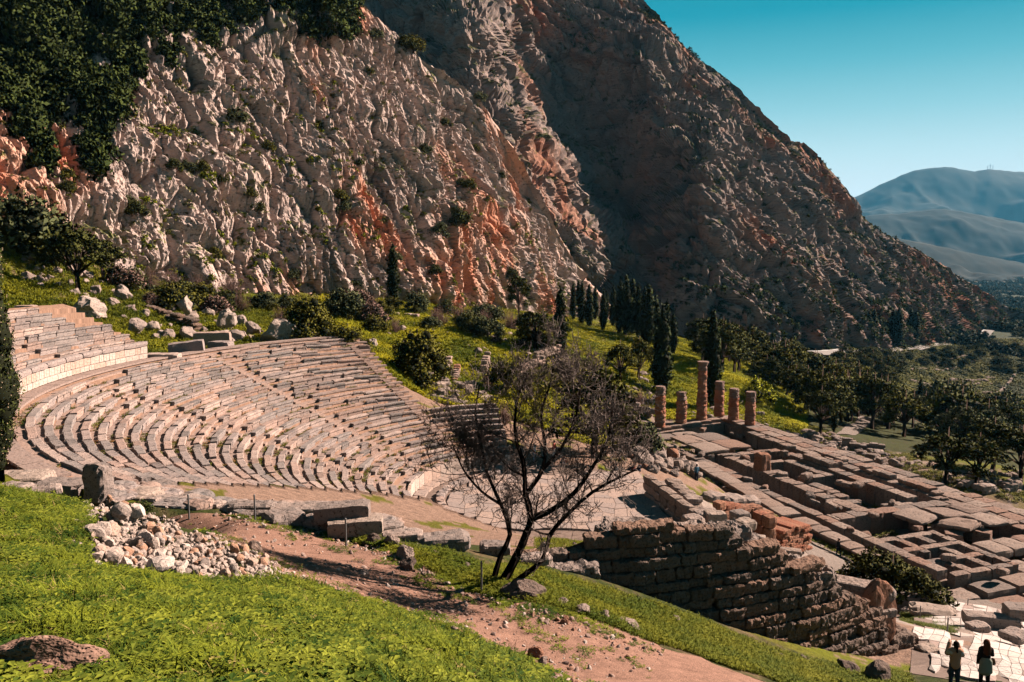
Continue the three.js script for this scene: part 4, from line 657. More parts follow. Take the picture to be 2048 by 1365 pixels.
scatter('hill_rock', 'pale rock on the green hillside above the ruins', 'pale rocks on the green hillside', 60, 590, quad([740, 620], [1100, 640], [1120, 720], [800, 720]), [.5, 2.0], [BLK[1], BLK[3], CAP[2]], false);
[['huge pale boulder at the top of the tiers, sunlit', 555, 698, 96, 5.4, 3.6, 4, 1], ['second huge boulder behind the sunlit one', 600, 702, 99, 5.5, 2.6, 4.5, 0], ['dark upright boulder above the top tiers', 455, 662, 100, 2.8, 2.4, 2.4, 1], ['grey boulder left of the huge sunlit boulder', 505, 670, 100, 2.2, 1.5, 2, 0], ['pale boulder below the upright one', 440, 690, 95, 3.2, 1.6, 2.4, 1], ['broad sloping pale rock beside the upper tiers', 185, 640, 90, 4.6, 2.4, 3.5, 1], ['pale rock above the old dark wall', 370, 625, 105, 2.6, 2.2, 2, 1], ['pale rock among shrubs under the cliff, left', 250, 572, 115, 4, 2, 3, 1], ['rock at the right end of the upper tiers', 272, 665, 86, 2.4, 1.4, 2, 0], ['pink rock outcrop beside the dark juniper', 745, 708, 112, 3.0, 1.9, 2, 1]].forEach(([l, px, py, d, w, h, dp, m]) => boulder(l, px, py, d, w, h, dp, seedN, { m: [CAP[0], stone(.33, .265, .225, .12)][m], detail: 6, rough: .1 }));
putBlock('squared block fallen at the end of the podium wall', 375, 710, 76, 3.2, 1.3, 1.6, .3, .1, { m: SEAT[2] });
putBlock('second squared block right of the podium wall', 442, 710, 80, 2.2, 1.4, 1.5, -.1, 0, { m: SEAT[2] });
putBlock('long coping block resting on the top tier', 425, 690, 86, 3.8, 1.4, 1.6, .2, 0, { m: SEAT[3] });
putBlock('flat slab beside the end of the podium wall', 328, 722, 72, 2.8, .7, 1.4, .1, 0, { m: SEAT[1] });
putBlock('carved seat block standing above the upper tiers', 122, 645, 74, 1.7, 1.5, 1.2, .1, 0, { m: SEAT[2] });
putBlock('topmost long block of the upper tiers', 52, 628, 70, 1.8, .75, .9, .25, 0, { m: SEAT[3] });
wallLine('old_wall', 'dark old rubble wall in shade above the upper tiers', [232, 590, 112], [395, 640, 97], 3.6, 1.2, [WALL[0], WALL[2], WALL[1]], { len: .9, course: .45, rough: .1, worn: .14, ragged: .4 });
wallLine('ruin_wall', 'low pink ruin wall on the green slope, upper', [1070, 705, 132], [1115, 690, 138], 1.4, .9, [TS[4], SEAT[3]], { len: 1.1, course: .5 });
wallLine('ruin_wall', 'low pink ruin wall leading up beside the junipers', [1020, 738, 121], [1085, 712, 128], 1.3, .9, [TS[4], SEAT[3]], { len: 1.1, course: .5 });
wallLine('ruin_wall', 'ruined double wall running down the slope, left one', [898, 712, 114], [880, 752, 106], 1.3, .9, [TS[4], SEAT[3], BLK[0]], { len: 1, course: .5 });
wallLine('ruin_wall', 'ruined double wall running down the slope, right one', [915, 722, 113], [908, 760, 105], 1.2, .9, [SEAT[3], REDST[2]], { len: 1, course: .5 });
wallLine('ruin_wall', 'ruin wall stub beside the green bank', [975, 704, 122], [968, 722, 118], 2.0, 1.0, [SEAT[3], TS[4]], { len: 1, course: .5 });
wallLine('ruin_wall', 'tall pink wall stub behind the bare tree crown', [975, 745, 112], [980, 790, 104], 1.8, 1, [SEAT[3], TS[4], REDST[2]], { len: 1, course: .5 });
wallLine('ruin_wall', 'line of upright blocks below the double wall', [830, 748, 108], [960, 768, 106], 1.6, 1.2, [BLK[0], BLK[2], TS[4]], { len: 1.3, course: .8, ragged: .5, rough: .1 });
wallLine('ruin_wall', 'pale terrace wall on the hillside under the cypress', [748, 622, 158], [830, 628, 155], 1.2, .9, [SEAT[1], SEAT[3]], { len: 1.2, course: .6 });
wallLine('ruin_wall', 'stepped ruin wall left of the gravel terrace', [1240, 800, 142], [1312, 812, 140], 1.6, 1, [TS[4], BLK[1], BLK[2]], { len: 1.5, course: .55, ragged: .4 });
wallLine('ruin_wall', 'dark ruin wall behind the leftmost column', [1240, 826, 137], [1300, 838, 134], 1.8, 1, [TS[2], BLK[2]], { len: 1.5, course: .6, ragged: .4 });
wallLine('ruin_wall', 'ruin wall crossing the field beyond the temple', [1690, 875, 138], [1770, 890, 136], 2.0, 1.2, [TS[2], BLK[2]], { len: 1.4, course: .6, ragged: .3 });
wallLine('ruin_wall', 'row of upright blocks below the ruin field path', [1735, 905, 128], [1850, 945, 122], 1.2, 1.2, [TS[2], TS[4]], { len: 1.5, course: .6, ragged: .5 });
strip('ruin_path', gp([[1672, 870], [1690, 855], [1712, 842], [1720, 832]]), gp([[1712, 872], [1728, 858], [1742, 846], [1745, 836]]), 6, 16, .12, gravelMat, .1, 3);
// ---------- lower right paving ----------
const paving = struct(mesh('stone_paving', boxUV(gridGeo(16, 12, (i, j) => { const p = onGround(lerp(1832, 2120, i / 15) - j * 1, lerp(1217, 1372, j / 11) + (i - 8) * 3); p.y += .02; return p; }), 2), mat(.20, .15, .125, { map: grainMap })));
{
  const r = rng(23), S = [stone(.46, .41, .375, .01), stone(.42, .365, .33, .01), stone(.36, .30, .265, .01), stone(.30, .225, .195, .015)], P = {}, nx = 15, ny = 13;
  const C = (i, j) => P[i + '|' + j] ??= (() => { const p = onGround(1830 + i * 20 + (r() - .5) * 13 - j * 1, 1214 + j * 11.5 + (r() - .5) * 6 + (i - 7) * 4); return p; })();
  for (let j = 0; j < ny; j++) for (let i = 0; i < nx; i++) {
    if (i < 2 && j > 7 || (i + j < 2) || r() < .05) continue;
    const q = [C(i, j), C(i + 1, j), C(i + 1, j + 1), C(i, j + 1)], c = q.reduce((s, p) => s.add(p), V(0, 0, 0)).multiplyScalar(.25), k = .94, pos = [], idx = [0, 2, 1, 0, 3, 2];
    for (const dy of [.11, -.05]) for (const p of q) pos.push(lerp(c.x, p.x, k), lerp(c.y, p.y, k) + dy, lerp(c.z, p.z, k));
    for (let a = 0; a < 4; a++) { const b = (a + 1) % 4; idx.push(a, b, a + 4, b, b + 4, a + 4); }
    let g = new THREE.BufferGeometry(); g.setAttribute('position', new THREE.Float32BufferAttribute(pos, 3)); g.setIndex(idx); g = g.toNonIndexed(); g.computeVertexNormals(); boxUV(g, 1.5); mesh('paving_slab', g, S[Math.min(3, (r() * r() * 4.6) | 0)], paving);
  }
}
[['flat round-edged slab on the white paving', 1918, 1282, 46, 2.4, .4, 1.5, .3, { worn: .3 }], ['half-buried slab nearer the two people', 1900, 1300, 41, 1.9, .35, 1.4, .2, { worn: .3 }], ['long weathered block at the far edge of the paving', 1982, 1252, 52, 3.4, .8, 1.1, -.25, {}], ['block at the right edge beyond the paving', 2045, 1238, 52, 2.2, .9, 1.4, -.2, {}], ['big rounded slab at the top of the paving', 1865, 1232, 58, 3.2, .7, 2, -.35, { worn: .35 }], ['flat slab left of the big rounded slab', 1835, 1232, 60, 2.4, .5, 1.5, .1, { worn: .2 }], ['low block row left of the path under the bush', 1820, 1212, 62, 3.2, .9, 1.2, .05, {}], ['pale block beside the wall end and the people', 1835, 1298, 38, 1.5, .45, 1.1, .5, { worn: .2 }], ['grey block beside the left person', 1857, 1310, 36, 1.0, .4, .9, .2, {}], ['tumbled block at the right edge of the paving', 2030, 1280, 44, 1.4, .5, 1.2, .5, {}], ['pale block on the edge near the paving steps', 1955, 1262, 50, 1.3, .5, 1, .2, {}]].forEach(a => putBlock(a[0], ...a.slice(1, 8), 0, a[8]));

// ---------- vegetation ----------
const leafMat = (r, g, b) => mat(r, g, b, { roughness: .9 });
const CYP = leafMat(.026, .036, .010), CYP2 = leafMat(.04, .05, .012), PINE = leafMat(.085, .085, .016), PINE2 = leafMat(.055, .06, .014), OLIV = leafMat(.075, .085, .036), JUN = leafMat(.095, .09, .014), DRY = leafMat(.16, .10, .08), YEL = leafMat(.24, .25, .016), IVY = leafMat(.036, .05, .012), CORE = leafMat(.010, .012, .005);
const BARK = mat(.14, .10, .08, { bumpMap: barkBump, bumpScale: .03 }), DARKBARK = mat(.055, .04, .033, { bumpMap: barkBump, bumpScale: .03 });
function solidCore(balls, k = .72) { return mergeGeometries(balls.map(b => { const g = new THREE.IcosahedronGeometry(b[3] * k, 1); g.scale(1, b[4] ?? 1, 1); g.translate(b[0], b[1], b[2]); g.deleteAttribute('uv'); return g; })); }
// geometries are 1 m tall templates scaled to each tree
function cypressGeo(seed, n = 1500, rw = .085) { const r = rng(seed), b = []; for (let i = 0; i < 26; i++) { const t = .09 + .9 * i / 25, w = rw * Math.pow(Math.sin(Math.min(1, (t - .02) / .34) * Math.PI / 2), .8) * Math.pow(Math.max(.02, 1 - t), .55) * 1.45; b.push([(r() - .5) * w * .45, t, (r() - .5) * w * .45, w * (.8 + .4 * r()), 1.9]); } return [leaves(b, n, .020, seed + 1, { shell: .72, long: 2.4, up: .5 }), solidCore(b, .66)]; }
function makeCypress(seed, n, rw) { const [l, c] = cypressGeo(seed, n, rw); return { l, c, t: limb([[0, -.02, 0, .016], [0, .1, 0, .013], [0, .5, 0, .008], [0, .85, 0, .003]], 6) }; }
const cyp = [makeCypress(1), makeCypress(2), makeCypress(3)];
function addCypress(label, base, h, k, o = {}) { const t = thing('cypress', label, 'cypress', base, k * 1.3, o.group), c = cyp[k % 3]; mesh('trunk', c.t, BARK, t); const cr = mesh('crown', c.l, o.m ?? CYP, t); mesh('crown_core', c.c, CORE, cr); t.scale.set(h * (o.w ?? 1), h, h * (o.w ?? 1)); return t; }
const foot = (px, py, d) => { const g = onGround(px, py), q = -g.z; if (q < d * .6 || q > d * 1.7) console.log('FOOT', px, py, d, q.toFixed(0)); return g; };
const cypAt = (label, px, pyb, pyt, d, k, o = {}) => { const b = foot(px, pyb, d), t = at(px, pyt, -b.z); return addCypress(label, b, t.y - b.y, k, o); };
cypAt('dark cypress standing alone against the foot of the sunlit cliff', 787, 614, 486, 172, 0, { w: 1.1 });
cypAt('dark cypress just behind the leftmost temple column', 1322, 796, 610, 160, 1, { w: 1.15 });
cypAt('dark cypress right behind the tallest temple column', 1423, 815, 620, 154, 2, { w: 1.05 });
cypAt('broad dark cypress behind the top of the bare tree', 1120, 712, 575, 140, 0, { w: 1.25 });
cypAt('slim cypress standing apart on the bright green slope', 1206, 662, 578, 235, 1);
[[1146, 640, 566], [1163, 650, 562], [1178, 655, 568], [1190, 640, 572], [1226, 655, 570], [1239, 668, 560], [1252, 672, 552], [1264, 670, 558], [1276, 678, 566], [1288, 685, 574], [1297, 690, 572], [1310, 690, 590], [1332, 705, 600], [1346, 710, 622], [1156, 630, 560], [1246, 650, 568], [1270, 655, 574], [1213, 640, 580]].forEach(([px, b, t], i) => cypAt(`cypress number ${i + 1} from the left in the row under the gorge`.replace(/cypress number \d+ from the left/, ['tall cypress', 'slim cypress', 'dark cypress', 'narrow cypress', 'ragged cypress', 'pointed cypress'][i % 6] + ['', ' at the edge', ' in the middle'][Math.floor(i / 6)]), px, b, t, 222 + (i * 37 % 50), i, { group: 'cypresses under the gorge', w: .95 + (i % 4) * .12 }));
[[1725, 692, 615], [1735, 695, 622], [1746, 695, 618], [1757, 694, 628], [1784, 692, 620], [1795, 694, 615], [1820, 690, 618], [1830, 692, 624], [1703, 690, 640]].forEach(([px, b, t], i) => cypAt(['tall', 'short', 'narrow', 'broad', 'pointed', 'dense', 'lone', 'last', 'low'][i] + ' dark cypress in the clump beside the road', px, b, t, 430 + i * 4, i, { group: 'cypresses beside the road', w: 1.5, drop: 1 }));
[['left of the pair of slim cypresses in front of the distant ruins', 1838, 838, 757, 300], ['right of the pair of slim cypresses in front of the distant ruins', 1868, 835, 757, 300], ['slim cypress rising from the forest left of the pair', 1792, 830, 768, 280], ['small cypress among trees right of the pair', 1916, 855, 795, 240], ['slim cypress in the forest above the ruin path', 1737, 835, 785, 260], ['dark cypress at the end of the ruin path', 1668, 866, 800, 185], ['thin cypress in the valley below the road', 1706, 760, 705, 380], ['cypress on the left of the distant ruins', 1811, 850, 790, 235]].forEach(([l, px, b, t, d], i) => cypAt(l, px, b, t, d, i, { group: 'cypresses in the valley' }));
{ // the near cypress at the left edge, with its cones
  const b = at(-4, 955, 29.5), h = at(-4, 318, 29.5).y - b.y, t = thing('cypress', 'tall near cypress with pale cones at the left edge', 'cypress', b), r = rng(9), balls = [];
  for (let i = 0; i < 90; i++) { const v = .04 + .95 * i / 89, w = h * .058 * Math.pow(Math.sin(Math.min(1, v / .3) * Math.PI / 2), .7) * Math.pow(Math.max(.02, 1 - v), .35) * 1.15; balls.push([(r() - .5) * w * .7, v * h, (r() - .5) * w * .7, w * (.75 + .4 * r()), 1.4]); }
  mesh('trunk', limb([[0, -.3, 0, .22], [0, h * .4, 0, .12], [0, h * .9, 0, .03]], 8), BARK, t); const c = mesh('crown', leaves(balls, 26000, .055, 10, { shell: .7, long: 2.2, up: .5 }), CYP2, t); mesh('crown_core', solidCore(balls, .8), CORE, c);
  const cone = new THREE.IcosahedronGeometry(.022, 1), gs = []; for (let i = 0; i < 900; i++) { const q = balls[(r() * 88) | 0], a = r() * 6.28, g = cone.clone(); g.translate(q[0] + Math.sin(a) * q[3] * 1.0, q[1] + (r() - .5) * .3, q[2] + Math.cos(a) * q[3] * 1.0); gs.push(g); } stuff(mesh('cones', mergeGeometries(gs), mat(.42, .31, .2), t));
}
// broad trees: trunk, limbs, clumps
function treeGeo(seed, o) {
  const { n = 1500, clumps = 16, spread = .42, lift = .62, size = .035, flat = .62, trunk = .03, bare = .22, r0 = .16, shell = .45, lean = 0 } = o, r = rng(seed), b = [], L = [];
  for (let i = 0; i < clumps; i++) { const a = i * 2.4 + r() * .7, q = Math.sqrt((i + .5) / clumps) * spread * (.75 + .4 * r()), y = lift + (1 - (q / spread) ** 2) * (.95 - lift - r0 * .5) * (.45 + .6 * r()) - .1 * r(); b.push([Math.sin(a) * q + lean * y, y, Math.cos(a) * q, r0 * (.7 + .6 * r()), flat]); }
  L.push(limb([[0, -.04, 0, trunk * 1.25], [lean * .1 + .01, bare * .5, .01, trunk], [lean * .3, bare, 0, trunk * .85], [lean * .6, lift, 0, trunk * .5], [lean * .8, .88, 0, trunk * .15]], 7));
  b.forEach((q, i) => { if (i % 2 === 0) { const y0 = bare * (.8 + .5 * r()); L.push(limb([[lean * y0, y0, 0, trunk * .5], [q[0] * .5, lerp(y0, q[1], .65), q[2] * .5, trunk * .33], [q[0], q[1], q[2], trunk * .12]], 5)); } });
  return { l: leaves(b, n, size, seed + 3, { shell, long: o.long ?? 1.8 }), c: o.core === 0 ? null : solidCore(b, o.core ?? .6), t: mergeGeometries(L) };
}
const kinds = {
  pine: [1, 2, 3].map(s => treeGeo(s * 11, { n: 2600, clumps: 26, spread: .38, lift: .40, size: .024, flat: .55, r0: .115, core: .4 })),
  juniper: [1, 2].map(s => treeGeo(s * 13 + 1, { n: 5200, clumps: 28, spread: .52, lift: .2, size: .028, flat: .85, r0: .2, bare: .1, core: .42 })),
  bush: [1, 2, 3].map(s => treeGeo(s * 17 + 2, { n: 2200, clumps: 16, spread: .55, lift: .22, size: .042, flat: .8, r0: .26, bare: .05, core: .42 })),
  leafy: [treeGeo(57, { n: 9000, clumps: 26, spread: .6, lift: .2, size: .03, flat: .8, r0: .2, bare: .04, core: .4, shell: .6 })],
  twiggy: [1, 2].map(s => { const t = treeGeo(s * 19, { n: 10, clumps: 10, core: 0 }), r = rng(s), L = []; for (let i = 0; i < 150; i++) { const a = r() * 6.28, e = .35 + r() * 1.1, l = .5 + r() * .5, x = Math.cos(a) * Math.cos(e), z = Math.sin(a) * Math.cos(e), y = Math.sin(e), k = .25 + .5 * r(); L.push(limb([[x * .05, 0, z * .05, .006], [x * l * .5 + (r() - .5) * .1, y * l * .55, z * l * .5, .005], [x * l * .9, y * l, z * l * .9 + (r() - .5) * .1, .002]], 3)); for (let q = 0; q < 4; q++) { const f = .4 + r() * .6, bx = x * l * f * .9, by = y * l * f, bz = z * l * f * .9; L.push(limb([[bx, by, bz, .004], [bx + (r() - .5) * .3, by + r() * .2, bz + (r() - .5) * .3, .0015]], 3)); } } return { t: mergeGeometries(L), l: null, c: null }; }),
};
function addTree(kind, name, label, category, base, h, k, m, o = {}) {
  const t = thing(name, label, category, base, k * 1.7, o.group), g = kinds[kind][k % kinds[kind].length]; mesh(kind === 'twiggy' ? 'branches' : 'trunk', g.t, o.bark ?? BARK, t);
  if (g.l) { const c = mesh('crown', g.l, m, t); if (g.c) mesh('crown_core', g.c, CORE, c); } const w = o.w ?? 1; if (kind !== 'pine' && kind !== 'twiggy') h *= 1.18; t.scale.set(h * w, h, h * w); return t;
}
const treeAt = (kind, name, label, cat, px, pyb, pyt, d, k, m, o) => { const b = foot(px, pyb, d), t = at(px, pyt, -b.z); return addTree(kind, name, label, cat, b, t.y - b.y, k, m, o); };
treeAt('pine', 'pine_tree', 'dark pine with pale bare trunk on the slope above the upper tiers', 'pine', 155, 585, 425, 103, 0, PINE2, { w: 1.0 });
treeAt('pine', 'pine_tree', 'dark pine right beside the pale-trunked pine', 'pine', 205, 560, 450, 106, 1, PINE2, { w: 1.0 });
treeAt('bush', 'olive_tree', 'dense grey-green tree against the cliff at far left', 'tree', 62, 510, 385, 112, 0, OLIV, { w: .9 });
treeAt('bush', 'olive_tree', 'dark tree between the left cypress and the pale-trunked pine', 'tree', 105, 530, 430, 110, 1, PINE2, { w: .9 });
treeAt('juniper', 'juniper', 'juniper above the huge sunlit boulder', 'juniper', 615, 690, 598, 128, 0, JUN, { w: .95 });
treeAt('bush', 'olive_tree', 'round grey-green tree right of the juniper under the cliff', 'tree', 690, 640, 580, 148, 2, OLIV, { w: 1.0 });
treeAt('juniper', 'juniper', 'dark juniper touching the top right corner of the tiers', 'juniper', 697, 718, 648, 113, 1, JUN, { w: 1.0 });
treeAt('juniper', 'juniper', 'lone juniper with visible trunk in the ruins right of the theatre', 'juniper', 836, 762, 662, 112, 0, JUN, { w: .95 });
treeAt('juniper', 'juniper', 'juniper behind the left side of the bare tree', 'juniper', 1012, 790, 716, 106, 1, JUN, { w: .9 });
treeAt('pine', 'pine_tree', 'big pine behind the right side of the bare tree', 'pine', 1190, 915, 692, 92, 2, leafMat(.054, .054, .010), { w: .95 });
treeAt('pine', 'pine_tree', 'smaller pine beside the big pine, nearer the columns', 'pine', 1225, 908, 780, 96, 0, JUN, { w: .8 });
treeAt('bush', 'olive_tree', 'small olive tree at the corner of the gravel terrace', 'olive tree', 1282, 912, 842, 112, 0, OLIV, { w: .9 });
treeAt('pine', 'pine_tree', 'broad pine on the shaded slope left of the dark cypress', 'pine', 1070, 705, 598, 158, 1, PINE2, { w: 1.1 });
treeAt('pine', 'pine_tree', 'pine on the slope right of the broad dark cypress', 'pine', 1240, 765, 668, 176, 0, PINE, { w: .9 });
treeAt('pine', 'pine_tree', 'pine behind the left of the temple columns', 'pine', 1278, 760, 660, 180, 2, PINE, { w: .9 });
treeAt('bush', 'shrub', 'yellow-green bush right of the rightmost column', 'bush', 1516, 808, 756, 160, 1, YEL, { w: .95 });
treeAt('leafy', 'shrub', 'leafy bush between the dark wall and the temple corner', 'bush', 1782, 1205, 1108, 63, 0, leafMat(.06, .06, .014), { w: 1.25 });
treeAt('pine', 'pine_tree', 'big dark spreading tree at the right, left one of two', 'pine', 1892, 970, 838, 118, 1, PINE2, { w: 1.15 });
treeAt('pine', 'pine_tree', 'big dark spreading tree at the right, right one of two', 'pine', 1955, 975, 850, 121, 2, PINE2, { w: 1.1 });
treeAt('pine', 'pine_tree', 'dark tree at the right edge of the frame', 'pine', 2040, 960, 835, 140, 0, PINE2, { w: 1.2 });
treeAt('pine', 'pine_tree', 'dark tree behind the two big spreading trees', 'pine', 1985, 940, 820, 165, 0, PINE2, { w: 1.1 });
treeAt('bush', 'olive_tree', 'small round tree on the green hillside', 'tree', 745, 648, 604, 158, 0, DRY, { w: .9 });
treeAt('bush', 'shrub', 'dark bush on the green slope under the cliff', 'bush', 945, 672, 628, 162, 1, PINE2, { w: .8 });
treeAt('bush', 'shrub', 'round bush near the cliff foot beside the cypress', 'bush', 832, 625, 585, 176, 2, OLIV, { w: .9 });
treeAt('bush', 'shrub', 'green creeper bush behind the rubble heap', 'bush', 280, 1033, 1004, 29, 1, leafMat(.043, .061, .014), { w: 1.1 });
treeAt('pine', 'conifer', 'tall thin conifer against the end of the sunlit cliff', 'conifer', 1037, 640, 522, 218, 1, PINE2, { w: .55 });
[[300, 582, 528, 128], [345, 590, 530, 131], [397, 600, 540, 134], [462, 600, 538, 137], [478, 625, 570, 120], [250, 575, 540, 126], [750, 622, 585, 165], [690, 625, 590, 152], [920, 645, 600, 180], [870, 640, 612, 172], [970, 650, 615, 185], [790, 668, 630, 142], [1020, 660, 615, 190], [560, 650, 610, 125], [1280, 812, 775, 150], [1010, 850, 800, 104], [880, 655, 610, 160]].forEach(([px, b, t, d], i) => treeAt('twiggy', 'bare_shrub', ['bare reddish shrub at the cliff foot above the old wall', 'second bare shrub at the cliff foot above the old wall', 'bare shrub in the middle of the row at the cliff foot', 'tallest bare shrub at the cliff foot', 'bare shrub in front of the tallest bare shrub', 'bare shrub right of the dark pines', 'pinkish bare shrub left of the lone cypress', 'bare shrub beside the round grey-green tree', 'bare shrub on the rocks right of the lone cypress', 'low bare shrub right of the lone cypress', 'bare shrub above the green slope', 'leaning bare shrub on the hillside', 'bare shrub by the tall thin conifer', 'bare shrub left of the juniper', 'bare shrub behind the leftmost column', 'bare shrub at the ruins behind the bare tree', 'bare bush below the cliff ledge'][i], 'shrub', px, b, t, d, i, DRY, { w: .75, bark: mat(.24, .15, .125) }));
// pines of the valley below the temple
{
  const r = rng(31); let n = 0;
  const inP = (pg, x, y) => { let c = false; for (let i = 0, j = pg.length - 1; i < pg.length; j = i++) { const [a, b] = pg[i], [e, f] = pg[j]; if ((b > y) !== (f > y) && x < (e - a) * (y - b) / (f - b) + a) c = !c; } return c; };
  const zone = [[1345, 700], [1440, 716], [1560, 724], [1700, 722], [1800, 760], [1790, 850], [1830, 880], [1760, 862], [1690, 848], [1640, 870], [1625, 845], [1560, 785], [1500, 755], [1430, 745], [1390, 715]];
  while (n < 95) { const px = 1345 + r() * 490, py = 700 + r() * 190; if (!inP(zone, px, py)) continue; const p = onGround(px, py); addTree('pine', 'pine_tree', 'dark pine in the wooded valley below the temple columns', 'pine', p, 9 + r() * 6, n, [PINE2, PINE, PINE2][n % 3], { group: 'pines in the valley wood', w: .85 + r() * .4 }); n++; }
  n = 0; const z2 = [[1790, 830], [1900, 812], [2048, 812], [2048, 930], [1900, 900], [1830, 870]];
  while (n < 42) { const px = 1790 + r() * 270, py = 805 + r() * 120; if (!inP(z2, px, py)) continue; const p = onGround(px, py); addTree(n % 3 ? 'pine' : 'bush', 'dark_tree', 'dark tree in the wood in front of the distant ruins', 'tree', p, 7 + r() * 6, n, [PINE2, OLIV, CYP2][n % 3], { group: 'wood in front of the distant ruins', w: .95 }); n++; }
  n = 0; const z3 = [[1850, 706], [1950, 700], [2048, 662], [2048, 752], [1990, 750], [1930, 738], [1850, 738], [1720, 745], [1600, 742], [1650, 722]];
  while (n < 80) { const px = 1600 + r() * 450, py = 640 + r() * 110; if (!inP(z3, px, py)) continue; const p = onGround(px, py); addTree('bush', 'valley_shrub', 'dark round bush on the slope below the road', 'bush', p, 3 + r() * 3.4, n, [PINE2, OLIV, CYP2][n % 3], { group: 'bushes below the road', w: 1 }); n++; }
}
// plan polygons for grass
const plan = pts => pts.map(([a, b]) => onGround(a, b)).map(p => [p.x, p.z]);
const within = (pg, x, y) => { let c = false; for (let i = 0, j = pg.length - 1; i < pg.length; j = i++) { const [a, b] = pg[i], [e, f] = pg[j]; if ((b > y) !== (f > y) && x < (e - a) * (y - b) / (f - b) + a) c = !c; } return c; };
function tuft(seed, blades, h, spread, w, clover) {
  const r = rng(seed), pos = [];
  for (let i = 0; i < blades; i++) { const a = r() * 6.28, q = Math.sqrt(r()) * spread, x = Math.cos(a) * q, z = Math.sin(a) * q, d = r() * 6.28, l = h * (.55 + .7 * r()), bend = l * (.25 + .7 * r()), ww = w * (.7 + .6 * r()), cx = Math.cos(d), cz = Math.sin(d); const A = [x - cz * ww, 0, z + cx * ww], B = [x + cz * ww, 0, z - cx * ww], C = [x + cx * bend * .35 - cz * ww * .8, l * .6, z + cz * bend * .35 + cx * ww * .8], D = [x + cx * bend * .35 + cz * ww * .8, l * .6, z + cz * bend * .35 - cx * ww * .8], E = [x + cx * bend, l * .88, z + cz * bend]; pos.push(...A, ...B, ...C, ...B, ...D, ...C, ...C, ...D, ...E); }
  for (let i = 0; i < clover; i++) { const a = r() * 6.28, q = Math.sqrt(r()) * spread, x = Math.cos(a) * q, z = Math.sin(a) * q, y = h * (.35 + .55 * r()), s = w * (3 + 2.5 * r()); for (let k = 0; k < 3; k++) { const b = a + k * 2.09, u = r() * .35 - .1; pos.push(x, y, z, x + Math.cos(b - .45) * s, y + u * s, z + Math.sin(b - .45) * s, x + Math.cos(b) * s * 1.35, y + (u - .1) * s, z + Math.sin(b) * s * 1.35, x, y, z, x + Math.cos(b) * s * 1.35, y + (u - .1) * s, z + Math.sin(b) * s * 1.35, x + Math.cos(b + .45) * s, y + u * s, z + Math.sin(b + .45) * s); } }
  const g = new THREE.BufferGeometry(); g.setAttribute('position', new THREE.Float32BufferAttribute(pos, 3)); g.computeVertexNormals(); return g;
}
const grassMat = mat(1, 1, 1, { roughness: .75 });
function sow(name, label, geo, n, seed, pick, size, hue) {
  const r = rng(seed), list = []; for (let k = 0; list.length < n && k < n * 8; k++) { const p = pick(r); if (p) list.push(p); }
  const o = new THREE.InstancedMesh(geo, grassMat, list.length), M = new THREE.Matrix4(), c = new THREE.Color();
  list.forEach((p, i) => { const s = size(r, p); M.compose(V(p.x, p.y - .01, p.z), new THREE.Quaternion().setFromEuler(new THREE.Euler((r() - .5) * .3, r() * 6.28, (r() - .5) * .3)), V(s, s * (.75 + .5 * r()), s)); o.setMatrixAt(i, M); const q = hue(p, r); c.setRGB(q[0], q[1], q[2]); o.setColorAt(i, c); });
  o.name = numbered(name); o.castShadow = o.receiveShadow = true; o.userData = { label, category: 'grass', kind: 'stuff' }; scene.add(o); return o;
}
const hueNear = (p, r) => { const n = fbm(p.x * .8, p.z * .8, 3, 3), t = r(); let c = mix3([.02, .046, .005], [.15, .172, .012], clamp(.5 + n * 1.6 + (t - .5) * .7, 0, 1)); if (t > .965) c = [.2, .16, .05]; return c; };
const pA = plan([[-160, 985], [0, 985], [160, 1013], [185, 1040], [172, 1090], [165, 1145], [330, 1165], [480, 1172], [570, 1163], [700, 1206], [830, 1246], [960, 1300], [1060, 1354], [1135, 1410]]).concat([[3.2, -4], [2, -1.5], [-5, -1.5], [-26, -20]]);
const pB = plan([[640, 1066], [720, 1080], [800, 1096], [900, 1108], [980, 1140], [1060, 1132], [1110, 1152], [1250, 1194], [1400, 1242], [1500, 1288], [1640, 1330], [1800, 1350], [1840, 1400], [1700, 1400], [1520, 1358], [1330, 1296], [1200, 1248], [1130, 1226], [1000, 1200], [900, 1163], [800, 1112], [700, 1084]]);
const pC = plan([[1070, 1080], [1215, 1072], [1210, 1100], [1075, 1112]]), pD = plan([[1805, 1215], [1850, 1232], [1930, 1262], [1905, 1272], [1830, 1250], [1800, 1240]]);
const box = pg => { const xs = pg.map(p => p[0]), zs = pg.map(p => p[1]); return [Math.min(...xs), Math.max(...xs), Math.min(...zs), Math.max(...zs)]; };
const inPoly = (pg, dens) => { const [a, b, c, d] = box(pg); return r => { const x = lerp(a, b, r()), z = lerp(c, d, r()); if (!within(pg, x, z) || !dens(x, z, r)) return null; return V(x, ground(x, z), z); }; };
const g1 = tuft(1, 11, .125, .09, .0045, 4), g2 = tuft(2, 4, .10, .11, .0075, 9), g3 = tuft(3, 12, .2, .16, .010, 3);
sow('grass', 'lush green grass covering the foreground slope', g1, 52000, 61, inPoly(pA, (x, z, r) => r() < clamp(9 / Math.hypot(x, z), .25, 1) && fbm(x * 1.7, z * 1.7, 5, 3) > -.16 - .2 * r()), (r, p) => (.55 + .8 * r() + Math.hypot(p.x, p.z) * .02) * (1 + 1.3 * fbm(p.x * .9, p.z * .9, 6, 3)), hueNear);
